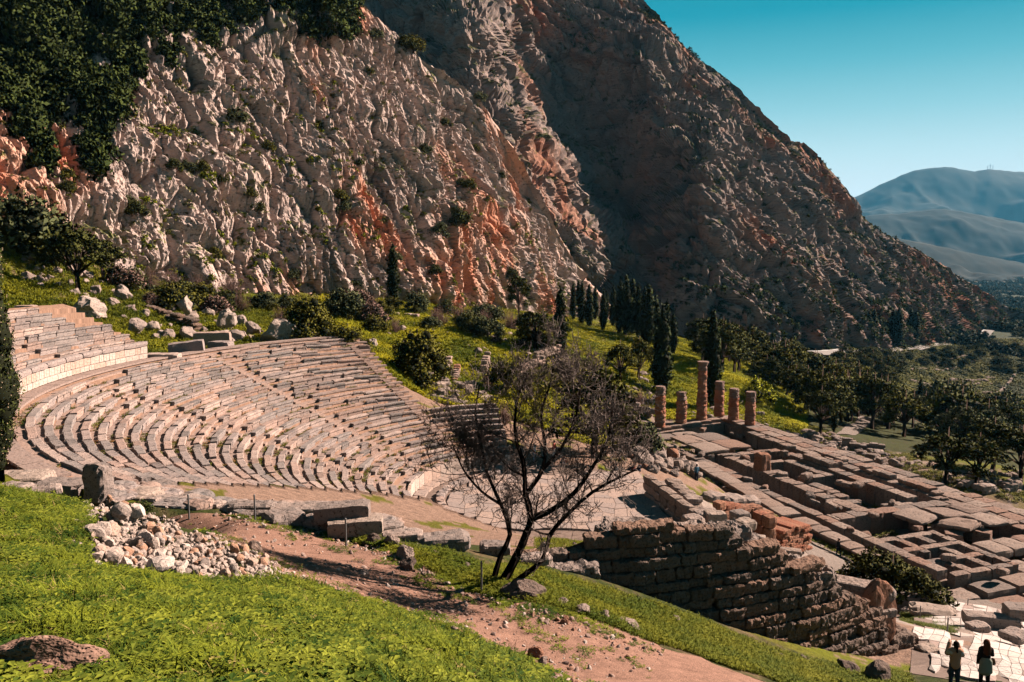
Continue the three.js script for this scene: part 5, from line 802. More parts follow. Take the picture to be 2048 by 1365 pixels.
sow('clover', 'low clover leaves among the foreground grass', g2, 34000, 62, inPoly(pA, (x, z, r) => fbm(x * 1.1, z * 1.1, 8, 3) > -.1 && r() < clamp(8 / Math.hypot(x, z), .2, 1)), (r, p) => .9 + .7 * r() + Math.hypot(p.x, p.z) * .015, (p, r) => mix3([.025, .052, .006], [.175, .195, .02], clamp(r() + fbm(p.x * 1.3, p.z * 1.3, 2, 3), 0, 1)));
sow('bank_grass', 'green grass on the bank between path and dark wall', g3, 15000, 63, inPoly(pB, (x, z, r) => fbm(x * .5, z * .5, 2, 3) > -.22), r => .55 + .6 * r(), (p, r) => mix3([.06, .09, .008], [.165, .165, .012], clamp(.55 + 1.4 * fbm(p.x * .5, p.z * .5, 7, 3) + (r() - .5) * .6, 0, 1)));
sow('terrace_grass', 'grass on the ledge behind the bare tree', g3, 1300, 64, inPoly(pC, () => true), r => .5 + .5 * r(), (p, r) => mix3([.08, .10, .008], [.17, .165, .012], r()));
sow('verge_grass', 'grass verge beside the white paving', g3, 1500, 65, inPoly(pD, () => true), r => .6 + .5 * r(), (p, r) => mix3([.05, .075, .008], [.12, .13, .012], r()));
{ // meadow tufts on the hillsides, kept to the green places
  const t4 = tuft(4, 10, .32, .26, .03, 3), pick = (x0, x1, d0, d1) => r => { const d = d0 * Math.pow(d1 / d0, r()), x = (lerp(x0, x1, r()) - 1024) / FOC * d, p = V(x, 0, -d); p.y = ground(x, -d); const [s, t] = templeST(p.x, p.z), q = Math.hypot(p.x - TC.x, p.z - TC.z); if ((s > -4 && s < 74 && t > -4 && t < 23) || q < 44 && p.y > 20.5 && p.z > -100 && q < 36 || q < 34 || p.y > 60) return null; return p; };
  sow('meadow', 'bright meadow grass on the green hillside', t4, 30000, 66, pick(640, 1320, 88, 245), r => .8 + 1.3 * r(), (p, r) => mix3([.085, .11, .006], [.36, .32, .012], clamp(.55 + 1.6 * fbm(p.x * .12, p.z * .12, 7, 3) + (r() - .5) * .5, 0, 1)));
  sow('meadow', 'bright meadow grass on the slope behind the columns', t4, 18000, 67, pick(1300, 1625, 142, 260), r => .8 + 1.2 * r(), (p, r) => mix3([.11, .14, .006], [.42, .38, .012], clamp(.55 + 1.6 * fbm(p.x * .12, p.z * .12, 7, 3) + (r() - .5) * .5, 0, 1)));
  sow('meadow', 'grass on the rocky slope at the cliff foot', t4, 15000, 68, pick(-30, 640, 74, 165), r => .7 + 1.2 * r(), (p, r) => mix3([.045, .065, .006], [.20, .19, .010], clamp(.5 + 1.6 * fbm(p.x * .12, p.z * .12, 7, 3) + (r() - .5) * .5, 0, 1)));
  sow('meadow', 'grass around the distant ruins in the valley', tuft(5, 8, .5, .8, .08, 2), 12000, 69, pick(1700, 2060, 300, 620), r => 1.2 + 1.8 * r(), (p, r) => mix3([.03, .04, .006], [.13, .12, .010], clamp(.5 + 2 * fbm(p.x * .03, p.z * .03, 7, 3) + (r() - .5) * .4, 0, 1)));
  sow('temple_weeds', 'weeds growing among the temple foundations', t4, 2600, 70, r => { const s = 6 + r() * 62, t = 1 + r() * 24, x = 37 + .33 * s - .944 * t, z = -140.65 + .944 * s + .33 * t; if (fbm(s * .3, t * .3, 4, 3) < .03) return null; return V(x, ground(x, z), z); }, r => .5 + .7 * r(), (p, r) => mix3([.05, .065, .006], [.14, .135, .010], r()));
  const r2 = rng(3);
  sow('seat_weeds', 'weeds growing between the theatre seat rows', t4, 4200, 71, r => { const k = (r() * 27) | 0, a = lerp(farA(k), nearA(k), r()); if (fbm(a * 9, k * .6, 4, 3) < .06) return null; const p = circle(rowR(k) + .5 + r() * .4, a, rowY(k) - .02); return p; }, r => .25 + .55 * r() * r(), (p, r) => r() < .25 ? [.18, .085, .03] : mix3([.05, .07, .01], [.13, .13, .014], r()));
}
{ // margins of the path, scattered stones on it
  const Lp = gp([[330, 1040], [440, 1085], [560, 1152], [700, 1197], [830, 1237], [960, 1292], [1060, 1347], [1130, 1400]]), Rp = gp([[480, 1033], [580, 1050], [680, 1075], [800, 1115], [900, 1165], [1000, 1202], [1130, 1228], [1330, 1300]]), cl = new THREE.CatmullRomCurve3(Lp), cr = new THREE.CatmullRomCurve3(Rp);
  sow('margin_weeds', 'small weeds along the margins of the dirt path', g2, 2600, 72, r => { const t = r(), e = r() < .5, p = cl.getPoint(t).lerp(cr.getPoint(t), (e ? 0 : 1) + (e ? 1 : -1) * .3 * r() ** 2.5); if (fbm(p.x * .8, p.z * .8, 4, 3) < .0) return null; p.y = ground(p.x, p.z) + .03; return p; }, r => .5 + .6 * r(), hueNear);
  const r = rng(12), ks = [0, 1, 2, 3].map(i => rock(700 + i, 1, .7, .05)), M = new THREE.Matrix4(); ks.forEach((k, i) => { const n = 900, o = new THREE.InstancedMesh(k, stone([.36, .46, .30, .33][i], [.255, .38, .21, .19][i], [.21, .33, .175, .13][i], .01), n); for (let j = 0; j < n; j++) { const t = r(), e = r(), u = e < .35 ? .12 * r() : e < .6 ? 1 - .12 * r() : r(), p = cl.getPoint(t).lerp(cr.getPoint(t), u), s = .03 + .13 * r() ** 4; p.y = ground(p.x, p.z) + .032; M.compose(p, new THREE.Quaternion().setFromEuler(new THREE.Euler(r(), r() * 6, r())), V(s * (1 + r()), s, s)); o.setMatrixAt(j, M); } o.name = numbered('path_stones'); o.castShadow = o.receiveShadow = true; o.userData = { label: ['pinkish', 'whitish', 'brownish', 'reddish'][i] + ' pebbles strewn over the dirt path', category: 'pebbles', kind: 'stuff' }; scene.add(o); });
  sow('ruin_grass', 'grass between the tumbled blocks beyond the temple', tuft(4, 10, .32, .26, .03, 3), 5000, 73, rr => { const s = -6 + rr() * 66, t = -4 - rr() * 22, x = 37 + .33 * s - .944 * t, z = -140.65 + .944 * s + .33 * t; if (fbm(x * .2, z * .2, 4, 3) < .02) return null; return V(x, ground(x, z), z); }, rr => .6 + .8 * rr(), (p, rr) => mix3([.05, .06, .006], [.19, .17, .012], rr()));
  const rs = rng(91); for (let i = 0; i < 70; i++) { const px = 240 + rs() * 900, p = onGround(px, poly([[240, 575], [400, 605], [600, 618], [785, 618], [940, 635], [1140, 660]], px) + rs() * rs() * 60); addTree(i % 4 ? 'bush' : 'juniper', 'foot_shrub', 'shrub in the scrub along the foot of the sunlit cliff', 'shrub', p, 1.2 + 2.6 * rs(), i, [OLIV, JUN, PINE2, DRY, JUN][i % 5], { group: 'scrub along the cliff foot', w: .9 + rs() * .4 }); }
}
// ---------- growth on the cliffs ----------
{
  const ivyG = leaves([[0, 0, 0, 1, .9], [.5, -.7, .2, .7], [-.5, .5, .1, .7]], 110, .30, 88, { shell: .3, droop: .3, long: 1.4 }), core = new THREE.IcosahedronGeometry(1, 1), r = rng(7);
  const spread = (name, label, geo, m, list) => { const o = new THREE.InstancedMesh(geo, m, list.length), M = new THREE.Matrix4(); list.forEach(([p, s], i) => { M.compose(p, new THREE.Quaternion().setFromEuler(new THREE.Euler(r() * .6, r() * 6, r() * .6)), V(s, s * (.8 + r() * .5), s)); o.setMatrixAt(i, M); }); o.name = numbered(name); o.castShadow = o.receiveShadow = true; o.userData = { label, category: 'shrubs', kind: 'stuff' }; scene.add(o); };
  const blobs = [[0, 30, 70, 60], [60, 60, 90, 70], [120, 30, 60, 40], [130, 110, 70, 50], [60, 140, 80, 40], [190, 160, 60, 40], [210, 205, 45, 40], [195, 260, 30, 50], [190, 320, 18, 25], [20, 190, 40, 40], [55, 240, 22, 50], [80, 310, 16, 40], [105, 195, 25, 30], [0, 100, 60, 60], [230, 40, 55, 45], [265, 95, 30, 50], [290, 30, 50, 30], [350, 20, 60, 22], [350, 70, 16, 30], [420, 10, 60, 22], [440, 40, 30, 20], [500, 10, 40, 16], [600, 12, 50, 18], [640, 45, 40, 30], [680, 15, 50, 25], [690, 60, 25, 20], [250, 130, 18, 35], [150, 10, 90, 30], [20, -30, 120, 60], [300, -40, 300, 40]];
  const iv = []; for (const [x, y, a, b] of blobs) { const n = Math.ceil(a * b / 24); for (let i = 0; i < n; i++) { const an = r() * 6.28, q = Math.sqrt(r()), px = x + Math.cos(an) * q * a, py = y + Math.sin(an) * q * b; const [p, m] = cliffL.pick(px, py); iv.push([p.addScaledVector(m, .5), 1.0 + r() * 1.1]); } }
  spread('ivy', 'dark ivy and evergreen growth hanging over the upper cliff', ivyG, IVY, iv);
  const bushes = [[285, 425, 1.7], [275, 400, 1.3], [505, 395, 1.6], [525, 412, 1.7], [695, 412, 2.2], [690, 395, 1.6], [915, 455, 3.2], [880, 472, 2], [940, 385, 2], [925, 372, 1.6], [480, 245, 2], [440, 512, 1.4], [445, 365, 1.4], [375, 345, 1.5], [395, 352, 1.4], [340, 345, 1.3], [800, 520, 1.6], [830, 110, 3], [812, 100, 2.4], [750, 80, 2], [745, 150, 1.4], [720, 330, 1.2], [600, 560, 1.6], [610, 575, 1.5], [720, 575, 1.4], [395, 590, 1.6], [138, 355, 1.2], [140, 375, 1.3], [860, 300, 1.6], [970, 300, 1.6], [1000, 360, 1.4], [1050, 430, 1.6], [1060, 500, 1.6], [900, 250, 1.6], [960, 200, 1.8], [545, 300, 1.4], [640, 250, 1.2], [1020, 560, 1.8], [985, 540, 1.6], [870, 550, 1.6]];
  bushes.forEach(([px, py, s], i) => { const [p, m] = cliffL.pick(px, py); addTree('bush', 'cliff_shrub', 'dark shrub rooted in the sunlit cliff face', 'shrub', p.addScaledVector(m, -.2), s * 1.7, i, [PINE2, OLIV, JUN][i % 3], { group: 'shrubs on the sunlit cliff', w: .95 }); });
  const sc = [], moss = []; for (let i = 0; i < 14000 && sc.length < 1500; i++) { const px = r() * 1200, py = lerp(poly(LB, px), Math.max(-40, poly(LR, px)), r()), [p, m] = cliffL.pick(px, py); if (m.y > .38 && fbm(p.x / 12, p.y / 8, p.z / 12, 3) > -.05) sc.push([p.clone(), .25 + .65 * r() * r()]); }
  spread('cliff_scrub', 'small tufts growing on ledges of the sunlit cliff', ivyG, JUN, sc);
  const gr = []; for (let i = 0; i < 20000 && gr.length < 900; i++) { const px = 300 + r() * 900, py = lerp(poly(LB, px), Math.max(-40, poly(LR, px)), r() * .7), [p, m] = cliffL.pick(px, py); if (m.y > .5 && fbm(p.x / 14, p.y / 7, p.z / 14 + 9, 3) > .1) gr.push([p.clone(), .3 + .4 * r()]); }
  spread('ledge_grass', 'bright grass on ledges of the sunlit cliff', ivyG, leafMat(.144, .166, .011), gr);
  const s2 = []; for (let i = 0; i < 60000 && s2.length < 3800; i++) { const px = 860 + r() * 1190, py = lerp(poly(RB, px), Math.max(-60, poly(RR, px)), r()), [p, m] = cliffR.pick(px, py); const low = smooth(480, 640, py) * .35 + smooth(1500, 1800, px) * .25; if (m.y > .42 - low && fbm(p.x / 40, p.y / 30, p.z / 40, 3) > .02 - low) s2.push([p.clone(), .7 + 1.7 * r() * r() + low]); }
  spread('mountain_scrub', 'dark scrub scattered over the shaded mountain', ivyG, IVY, s2);
  const edge = []; for (let px = 1275; px < 2000; px += 5) { const [p, m] = cliffR.pick(px, poly(RR, px) + 1); if (r() < .6) edge.push([p.clone().add(V(0, .5, 0)), .8 + 1.6 * r() * r()]); }
  spread('ridge_scrub', 'bushes along the mountain skyline', ivyG, IVY, edge);
}
{ // woods on the far valley floor
  const r = rng(14), g = leaves([[0, .6, 0, .6], [.5, .4, .2, .4], [-.4, .4, -.2, .45]], 60, .22, 5, {}), list = [];
  for (let i = 0; i < 60000 && list.length < 9000; i++) { const a = lerp(.42, .66, r()), d = Math.exp(lerp(Math.log(560), Math.log(3200), r())), x = a * d, z = -d; if (fbm(x * .01, z * .01, 5, 4) < -.06) continue; list.push([V(x, ground(x, z), z), 3 + 4 * r()]); }
  const o = new THREE.InstancedMesh(g, leafMat(.020, .026, .012), list.length), M = new THREE.Matrix4(); list.forEach(([p, s], i) => { M.compose(p, new THREE.Quaternion().setFromEuler(new THREE.Euler(0, r() * 6, 0)), V(s * 1.3, s, s * 1.3)); o.setMatrixAt(i, M); }); o.name = 'valley_woods'; o.userData = { label: 'dark olive woods covering the far valley floor', category: 'woods', kind: 'stuff' }; o.castShadow = o.receiveShadow = true; scene.add(o);
}
// ---------- the bare tree ----------
{
  const root = at(1006, 1172, 24), tree = thing('bare_tree', 'leafless many-stemmed tree between the path and the theatre', 'tree', root), r = rng(2024), P = (px, py, dd = 0) => { const p = at(px, py, 24 + dd).sub(root); return p; };
  const trunks = [], boughs = [], twigs = [];
  const grow = (p, dir, len, rad, lev) => {
    const n = lev < 2 ? 5 : lev < 3 ? 4 : 3, pts = [[p.x, p.y, p.z, rad]], d = dir.clone(), q = p.clone();
    for (let i = 1; i <= n; i++) { d.add(V((r() - .5) * .55, (r() - .42) * .45, (r() - .5) * .55)).normalize(); q.addScaledVector(d, len / n); pts.push([q.x, q.y, q.z, Math.max(.0075, rad * (1 - .62 * i / n))]); }
    (lev < 2 ? boughs : twigs).push(limb(pts, lev < 1 ? 6 : lev < 2 ? 4 : 3));
    if (lev >= 4) return; const kids = [7, 6, 5, 3][lev];
    for (let k = 0; k < kids; k++) { const f = .22 + .78 * (k + r()) / kids, i = Math.min(n - 1, Math.floor(f * n)), t = f * n - i, a = pts[i], b = pts[i + 1], s = V(lerp(a[0], b[0], t), lerp(a[1], b[1], t), lerp(a[2], b[2], t)); const side = V(r() - .5, r() - .38, r() - .5).normalize(), nd = V(b[0] - a[0], b[1] - a[1], b[2] - a[2]).normalize().multiplyScalar(.75).add(side).normalize(); grow(s, nd, len * (.42 + .26 * r()), Math.max(.0085, lerp(a[3], b[3], t) * .55), lev + 1); }
  };
  const stems = [
    [[P(1000, 1175), .16], [P(1030, 1120, .1), .14], [P(1050, 1075), .125], [P(1062, 1035, -.1), .11], [P(1050, 985, -.2), .08], [P(1048, 930, -.3), .065], [P(1030, 870, -.4), .05], [P(1035, 800, -.5), .035], [P(1060, 740, -.5), .02]],
    [[P(985, 1168, .1), .10], [P(1002, 1110, .2), .085], [P(1020, 1070, .3), .075], [P(1002, 1010, .5), .06], [P(975, 950, .7), .05], [P(962, 890, .8), .04], [P(950, 830, .9), .03], [P(960, 770, .9), .018]],
    [[P(1062, 1040), .10], [P(1105, 1020, -.2), .085], [P(1150, 985, -.4), .07], [P(1185, 935, -.6), .055], [P(1215, 880, -.7), .04], [P(1225, 820, -.8), .025]],
    [[P(1005, 1182, -.2), .095], [P(1050, 1150, -.4), .085], [P(1085, 1120, -.5), .08], [P(1100, 1070, -.6), .07], [P(1140, 1025, -.7), .06], [P(1185, 985, -.8), .05], [P(1240, 955, -.9), .035], [P(1285, 935, -1), .02]],
    [[P(1052, 990, -.2), .075], [P(1085, 940, .2), .065], [P(1090, 890, .4), .055], [P(1082, 830, .6), .045], [P(1100, 770, .7), .03], [P(1110, 710, .7), .016]],
    [[P(1085, 940, .2), .06], [P(1120, 900, .5), .05], [P(1150, 840, .8), .04], [P(1160, 780, .9), .025], [P(1165, 730, 1), .014]],
    [[P(1002, 1010, .5), .05], [P(965, 985, .3), .04], [P(930, 945, .2), .03], [P(905, 890, .1), .02]],
  ];
  for (const s of stems) {
    const c = new THREE.CatmullRomCurve3(s.map(a => a[0])), m = 14, pts = []; for (let i = 0; i <= m; i++) { const p = c.getPoint(i / m), f = i / m * (s.length - 1), k = Math.min(s.length - 2, f | 0); pts.push([p.x, p.y, p.z, lerp(s[k][1], s[k + 1][1], f - k)]); } trunks.push(limb(pts, 9));
    for (let i = 4; i < m; i++) for (let q = 0; q < (i > 8 ? 2 : 1); q++) { const a = pts[i], b = pts[Math.min(m, i + 1)]; const d = V(b[0] - a[0], b[1] - a[1], b[2] - a[2]).normalize().multiplyScalar(.5).add(V(r() - .5, r() - .3, (r() - .5) * 1.2).normalize()).normalize(); grow(V(a[0], a[1], a[2]), d, .75 + .75 * r() * (1.2 - i / m * .5), a[3] * .5, 1); }
  }
  mesh('trunk', mergeGeometries(trunks), DARKBARK, tree); mesh('branches', mergeGeometries(boughs), mat(.08, .062, .052), tree); mesh('twigs', mergeGeometries(twigs), mat(.34, .28, .25), tree);
}

// ---------- fences ----------
{
  const steel = mat(.16, .16, .16, { metalness: .6, roughness: .5 });
  const posts = [[172, 1005, 50, 'first fence post from the left, in front of the standing stone'], [378, 1040, 50, 'second fence post from the left, beside the path start'], [510, 1043, 53, 'third fence post from the left, beside the low block'], [692, 1095, 58, 'fence post on the bank under the stacked cut blocks'], [963, 1190, 68, 'fence post at the foot of the bare tree'], [1840, 1243, 31, 'thin fence post beside the gravel, left of the white paving'], [1895, 1268, 33, 'thin fence post at the edge of the white paving'], [1936, 1212, 14, 'short fence post by the fenced grass patch'], [1870, 1188, 18, 'short fence post at the temple corner']];
  const tops = posts.map(([px, py, h, l], i) => { const p = onGround(px, py), d = -p.z, H = h * d / FOC; const o = thing('fence_post', l, 'fence post', p, 0, 'fence posts'); mesh('rod', (() => { const g = new THREE.CylinderGeometry(i < 5 ? .032 : .04, i < 5 ? .032 : .04, H + .1, 10); g.translate(0, H / 2, 0); return g; })(), steel, o); const cap = mesh('cap', new THREE.SphereGeometry(i < 5 ? .034 : .042, 10, 6), steel, o); cap.position.y = H + .04; return p.clone().add(V(0, H * .9, 0)); });
  for (let i = 0; i < 4; i++) { const pts = []; for (let k = 0; k <= 12; k++) { const t = k / 12, p = tops[i].clone().lerp(tops[i + 1], t); p.y -= .18 * Math.sin(t * Math.PI); pts.push([p.x, p.y, p.z, .006]); } tag(mesh('fence_cable', limb(pts, 5), steel), ['sagging cable from the first to the second fence post', 'sagging cable from the second to the third fence post', 'sagging cable from the third fence post to the bank post', 'sagging cable from the bank post to the tree post'][i], 'cable'); }
}
// ---------- people ----------
function blobMesh(bones, cell, pad = .06) {
  const bb = new THREE.Box3(); bones.forEach(([a, b, ra, rb]) => { for (const [p, q] of [[a, ra], [b, rb]]) { bb.expandByPoint(V(p[0] - q, p[1] - q, p[2] - q)); bb.expandByPoint(V(p[0] + q, p[1] + q, p[2] + q)); } }); bb.expandByScalar(pad);
  const c = bb.getCenter(V()), s = bb.getSize(V()), half = Math.max(s.x, s.y, s.z) / 2, N = clamp(Math.ceil(half * 2 / cell), 16, 150), mc = new MarchingCubes(N, new THREE.MeshBasicMaterial(), false, false, 120000);
  mc.isolation = 0; const K = .035;
  for (let k = 0; k < N; k++) for (let j = 0; j < N; j++) for (let i = 0; i < N; i++) {
    const x = (i - N / 2) / (N / 2) * half + c.x, y = (j - N / 2) / (N / 2) * half + c.y, z = (k - N / 2) / (N / 2) * half + c.z; let d = 9; if (x < bb.min.x || x > bb.max.x || y < bb.min.y || y > bb.max.y || z < bb.min.z || z > bb.max.z) { mc.field[i + j * N + k * N * N] = -1; continue; }
    for (const [a, b, ra, rb, sq] of bones) { const bx = b[0] - a[0], by = b[1] - a[1], bz = b[2] - a[2], l2 = bx * bx + by * by + bz * bz || 1e-9, t = clamp(((x - a[0]) * bx + (y - a[1]) * by + (z - a[2]) * bz) / l2, 0, 1); const e = Math.hypot(x - a[0] - bx * t, y - a[1] - by * t, (z - a[2] - bz * t) * (sq ?? 1)) - lerp(ra, rb, t); const h = Math.max(0, K - Math.abs(d - e)) / K; d = Math.min(d, e) - h * h * K * .25; }
    mc.field[i + j * N + k * N * N] = -d;
  }
  mc.update(); const n = mc.count, g = new THREE.BufferGeometry(), P = mc.positionArray.slice(0, n * 3), Q = mc.normalArray.slice(0, n * 3); for (let i = 0; i < n; i++) { P[3 * i] = P[3 * i] * half + c.x; P[3 * i + 1] = P[3 * i + 1] * half + c.y; P[3 * i + 2] = P[3 * i + 2] * half + c.z; }
  g.setAttribute('position', new THREE.BufferAttribute(P, 3)); g.setAttribute('normal', new THREE.BufferAttribute(Q, 3)); g.computeVertexNormals(); return g;
}
const SKIN = mat(.45, .26, .18, { roughness: .6 }), cloth = (r, g, b) => mat(r, g, b, { map: grainMap });
// facing -z (away from the camera); arms: 'phone' both hands raised before the face, 'hold' one hand raised, 'down', 'sit'
function person(label, pos, turn, H, o) {
  const t = thing('person', label, 'person', pos, turn), fine = o.fine ? 1 : 0, cell = fine ? .021 : .045, s = H / 1.7, b = [], arm = [], hand = [];
  const sh = 1.39, hip = .9, w = .17; const sit = o.pose === 'sit', hy = sit ? .12 : hip, dy = sit ? -(hip - .12) : 0;
  const legs = [[-1, o.step ?? .05], [1, -(o.step ?? .05)]].map(([k, st]) => sit ? [[[k * .09, .12, 0], [k * .12, .32, -.4], .085, .06], [[k * .12, .32, -.4], [k * .12, .03, -.55], .06, .045], [[k * .12, .03, -.55], [k * .12, .02, -.72], .045, .035]] : [[[k * .09, hip, 0], [k * .095, .5, -st * .5 - .01], .088, .062], [[k * .095, .5, -st * .5 - .01], [k * .1, .09, -st + .03], .062, .043], [[k * .1, .05, -st + .04], [k * .12, .035, -st - .13], .046, .036]]).flat();
  const tors = [[[0, hy, 0], [0, 1.12 + dy, 0], .14, .125, 1.25], [[0, 1.12 + dy, 0], [0, 1.3 + dy, -.01], .125, .14, 1.25], [[-.1, 1.36 + dy, 0], [.1, 1.36 + dy, 0], .1, .1, 1.15]];
  const neck = [[[0, 1.38 + dy, 0], [0, 1.5 + dy, -.01], .055, .052]];
  const head = [[[0, 1.56 + dy, -.02], [0, 1.62 + dy, 0], .082, .1], [[0, 1.52 + dy, -.06], [0, 1.56 + dy, -.06], .05, .06], [[0, 1.575 + dy, -.115], [0, 1.56 + dy, -.125], .014, .018], [[-.1, 1.58 + dy, .0], [-.1, 1.6 + dy, .0], .018, .02], [[.1, 1.58 + dy, .0], [.1, 1.6 + dy, .0], .018, .02]];
  const A = { phone: [[.235, 1.22, -.12], [.13, 1.5, -.33]], hold: [[.24, 1.15, -.1], [.15, 1.42, -.25]], down: [[.23, 1.1, .03], [.22, .85, -.06]], sit: [[.24, 1.1 + dy, -.08], [.14, .95 + dy, -.3]] };
  [-1, 1].forEach((k, i) => { const [e, h] = A[(o.arms ?? ['down', 'down'])[i]]; arm.push([[k * .17, 1.365 + dy, 0], [k * e[0], e[1], e[2]], .058, .046], [[k * e[0], e[1], e[2]], [k * h[0], h[1], h[2]], .046, .03]); const d = V(k * (h[0] - e[0]), h[1] - e[1], h[2] - e[2]).normalize(), c = [k * h[0] + d.x * .05, h[1] + d.y * .05, h[2] + d.z * .05]; hand.push([[k * h[0], h[1], h[2]], c, .03, .034]); for (let f = 0; f < 4; f++) { const u = (f - 1.5) * .019; hand.push([[c[0] + u, c[1], c[2]], [c[0] + u, c[1] + d.y * (.055 - Math.abs(f - 1.3) * .008) + .01, c[2] + d.z * .055 - .015], .0105, .009]); } hand.push([[c[0] - k * .02, c[1] - .01, c[2]], [c[0] - k * .055, c[1] + .02, c[2] - .02], .012, .01]); });
  const all = [...legs, ...tors, ...neck, ...head, ...arm, ...hand]; mesh('body', blobMesh(all, cell), SKIN, t);
  const grow = (L, k) => L.map(([a, c, r1, r2, q]) => [a, c, r1 + k, r2 + k, q]);
  mesh('trousers', blobMesh([...grow(legs.filter((_, i) => i % 3 < 2), .016), [[0, hy, 0], [0, hy + .08, 0], .155, .15, 1.25]], cell), o.legs, t);
  mesh('shoes', blobMesh(grow(legs.filter((_, i) => i % 3 === 2), .012), cell), cloth(.05, .045, .045), t);
  mesh('top', blobMesh([...grow(tors, o.loose ?? .022), ...grow(arm, (o.loose ?? .02) * .8)], cell), o.top, t);
  if (o.yoke) mesh('yoke', blobMesh([[[-.14, 1.35, .015], [.14, 1.35, .015], .118, .118, 1.1], [[-.19, 1.34, .0], [-.24, 1.24, -.1], .085, .07], [[.19, 1.34, 0], [.24, 1.24, -.1], .085, .07]], cell), o.yoke, t);
  mesh('hair', blobMesh([[[0, 1.6 + dy, .02], [0, 1.645 + dy, .005], .1, .1], ...(o.long ? [[[0, 1.58, .05], [0, 1.28, .11], .1, .085, 1.2], [[-.06, 1.5, .06], [-.07, 1.3, .09], .06, .06], [[.06, 1.5, .06], [.07, 1.3, .09], .06, .06]] : []), ...(o.tail ? [[[0, 1.62, .1], [0, 1.42, .15], .04, .035]] : [])], cell), o.hair ?? cloth(.02, .014, .012), t);
  if (o.skirt) mesh('tied_jacket', blobMesh([[[0, 1.02, .0], [0, .62, .03], .165, .2, 1.15], [[-.1, .95, .05], [-.13, .58, .08], .1, .1], [[.1, .95, .05], [.14, .6, .06], .1, .09]], cell), o.skirt, t);
  if (o.bag) mesh('shoulder_bag', blobMesh([[[.24, 1.0, -.02], [.26, .88, -.02], .07, .085, 2]], cell), o.bag, t);
  if (o.cap) mesh('cap', blobMesh([[[0, 1.66 + dy, 0], [0, 1.68 + dy, 0], .098, .09], [[0, 1.655 + dy, -.08], [0, 1.65 + dy, -.14], .05, .04]], cell), o.cap, t);
  t.scale.setScalar(s); return t;
}
person('person in a peach top with pale yoke holding a phone up in both hands', (() => { const p = at(1908, 1372, 26); p.y = ground(p.x, p.z); return p; })(), -.25, 1.66, { fine: 1, arms: ['phone', 'phone'], top: cloth(.58, .33, .22), yoke: cloth(.62, .57, .53), legs: cloth(.05, .065, .09), tail: 1, loose: .045 });
person('person with long auburn hair, dark top and jacket tied round the waist', (() => { const p = at(1968, 1374, 26.3); p.y = ground(p.x, p.z); return p; })(), -.2, 1.68, { fine: 1, arms: ['down', 'hold'], top: cloth(.03, .025, .025), legs: cloth(.03, .028, .03), long: 1, hair: cloth(.13, .045, .022), skirt: cloth(.33, .34, .27), bag: cloth(.28, .12, .06) });
person('walker in dark clothes and pale cap on the gravel path', onGround(1677, 1112), .5, 1.78, { step: .16, arms: ['down', 'hold'], top: cloth(.03, .03, .032), legs: cloth(.025, .028, .035), cap: cloth(.55, .4, .36) });
person('person in a blue top standing by the temple slabs', (() => { const p = onGround(1393, 962); return p; })(), .4, 1.75, { top: cloth(.08, .2, .3), legs: cloth(.03, .04, .06) });
person('person in white shirt behind the bare tree branches', onGround(1068, 925), 2, 1.75, { top: cloth(.6, .6, .6), legs: cloth(.25, .35, .45), step: .1 });
person('person in a red top behind the bare tree branches', onGround(1108, 918), 1, 1.7, { top: cloth(.4, .08, .06), legs: cloth(.5, .48, .45) });
person('person in dark red clothes resting behind the tree', onGround(1128, 930), 2.5, 1.7, { pose: 'sit', arms: ['sit', 'sit'], top: cloth(.25, .05, .04), legs: cloth(.06, .07, .1) });
person('seated person in white on the rocks behind the orchestra', onGround(1232, 948), 2.2, 1.7, { pose: 'sit', arms: ['sit', 'sit'], top: cloth(.6, .58, .57), legs: cloth(.06, .07, .1) });
person('seated person with a red top on the rocky bank', onGround(1268, 942), 1.6, 1.7, { pose: 'sit', arms: ['sit', 'sit'], top: cloth(.4, .07, .05), legs: cloth(.05, .06, .09) });
person('seated person in blue beside the one in red', onGround(1279, 944), 1.9, 1.7, { pose: 'sit', arms: ['sit', 'sit'], top: cloth(.1, .16, .28), legs: cloth(.04, .04, .06) });
// ---------- cars on the road ----------
function car(label, px, py, d, paint) {
  const p = at(px, py, d); p.y = ground(p.x, p.z) + .72; const t = thing('car', label, 'car', p, .15), side = new THREE.Shape([[-2.1, .35], [2.05, .35], [2.1, .75], [1.3, .92], [.7, 1.42], [-1.1, 1.45], [-1.8, .98], [-2.1, .9]].map(a => new THREE.Vector2(...a)));
  const g = new THREE.ExtrudeGeometry(side, { depth: 1.6, bevelEnabled: true, bevelSize: .06, bevelThickness: .06, bevelSegments: 2 }); g.translate(0, 0, -.8); mesh('body', g, mat(...paint, { roughness: .3, metalness: .2 }), t);
  const win = new THREE.Shape([[1.15, .95], [.62, 1.36], [-1.02, 1.38], [-1.6, 1.0]].map(a => new THREE.Vector2(...a))); const gw = new THREE.ExtrudeGeometry(win, { depth: 1.74, bevelEnabled: false }); gw.translate(0, 0, -.87); mesh('windows', gw, mat(.02, .025, .03, { roughness: .1 }), t);
  for (const x of [-1.3, 1.3]) for (const z of [-.75, .75]) { const w = mesh('wheel', (() => { const q = new THREE.CylinderGeometry(.33, .33, .22, 16); q.rotateX(Math.PI / 2); return q; })(), mat(.02, .02, .02), t); w.position.set(x, .33, z); }
}
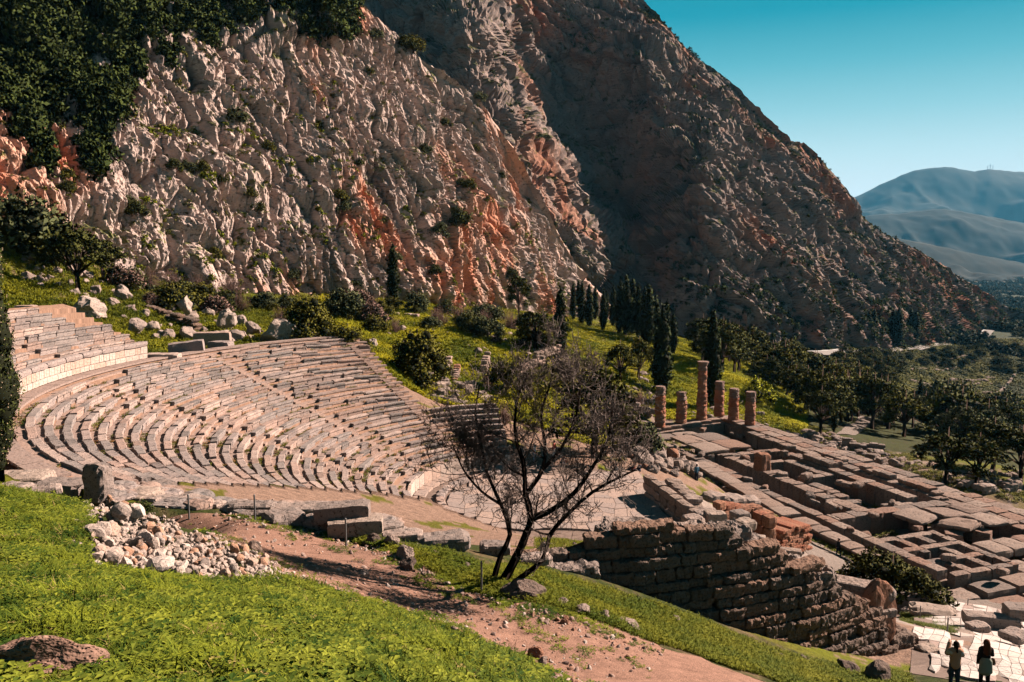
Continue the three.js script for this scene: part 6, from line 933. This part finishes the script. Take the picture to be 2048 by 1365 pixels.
car('small red car on the distant road', 1502, 712, 392, [.5, .02, .02]); car('dark grey car behind the red car on the road', 1514, 713, 396, [.08, .09, .1]); car('white car at the bend of the distant road', 1905, 685, 566, [.6, .6, .6]);
// ---------- distant ruins and masts ----------
[[1775, 762, 440, 1945, 735, 520, 'long colonnade wall of the distant ruins'], [1780, 775, 425, 1950, 747, 505, 'second long wall of the distant ruins'], [1820, 790, 405, 1960, 770, 450, 'low cross wall in the distant ruins, upper'], [1830, 800, 395, 2000, 782, 430, 'low cross wall in the distant ruins, lower'], [1900, 772, 445, 1990, 760, 470, 'short wall near the middle of the distant ruins'], [1990, 790, 415, 2030, 755, 480, 'wall at the right end of the distant ruins']].forEach(([a, b, c, d, e, f, l]) => { const A = at(a, b, c), B = at(d, e, f); A.y = ground(A.x, A.z) + 1; B.y = ground(B.x, B.z) + 1; const W = thing('distant_wall', l, 'ruined wall', null, 0, 'walls of the distant ruins'), r = rng(a), n = Math.ceil(A.distanceTo(B) / 3.2), gs = []; for (let i = 0; i < n; i++) { if (r() < .22) continue; const p = A.clone().lerp(B, (i + .5) / n), g = block(2.6, 1.1 + r() * .7, 1.1, { seed: i + a, seg: [2, 1, 1] }); g.rotateY(Math.atan2(-(B.z - A.z), B.x - A.x)); g.translate(p.x, ground(p.x, p.z) - .2, p.z); gs.push(g); } mesh('wall_courses', mergeGeometries(gs), TS[4], W); });
scatter('distant_stone', 'pale stone lying in the distant valley ruins', 'stones in the distant ruins', 90, 610, quad([1830, 765], [1990, 748], [2030, 790], [1840, 800]), [1, 3.4], [TS[4], BLK[3], SEAT[1]], true);
{ const p = at(1981, 337, 9000), t = thing('radio_mast', 'tiny radio mast on the far mountain summit', 'mast', p), m = mat(.12, .12, .12); for (const [x, h] of [[0, 55], [30, 42], [-28, 34]]) { const o = mesh('mast_pole', limb([[0, -20, 0, 3], [0, h * .6, 0, 2.2], [0, h, 0, 1.2]], 5), m, t); o.position.x = x; } mesh('platform', new THREE.BoxGeometry(14, 3, 14), m, t).position.y = 30; }
renderer.render(scene, camera);
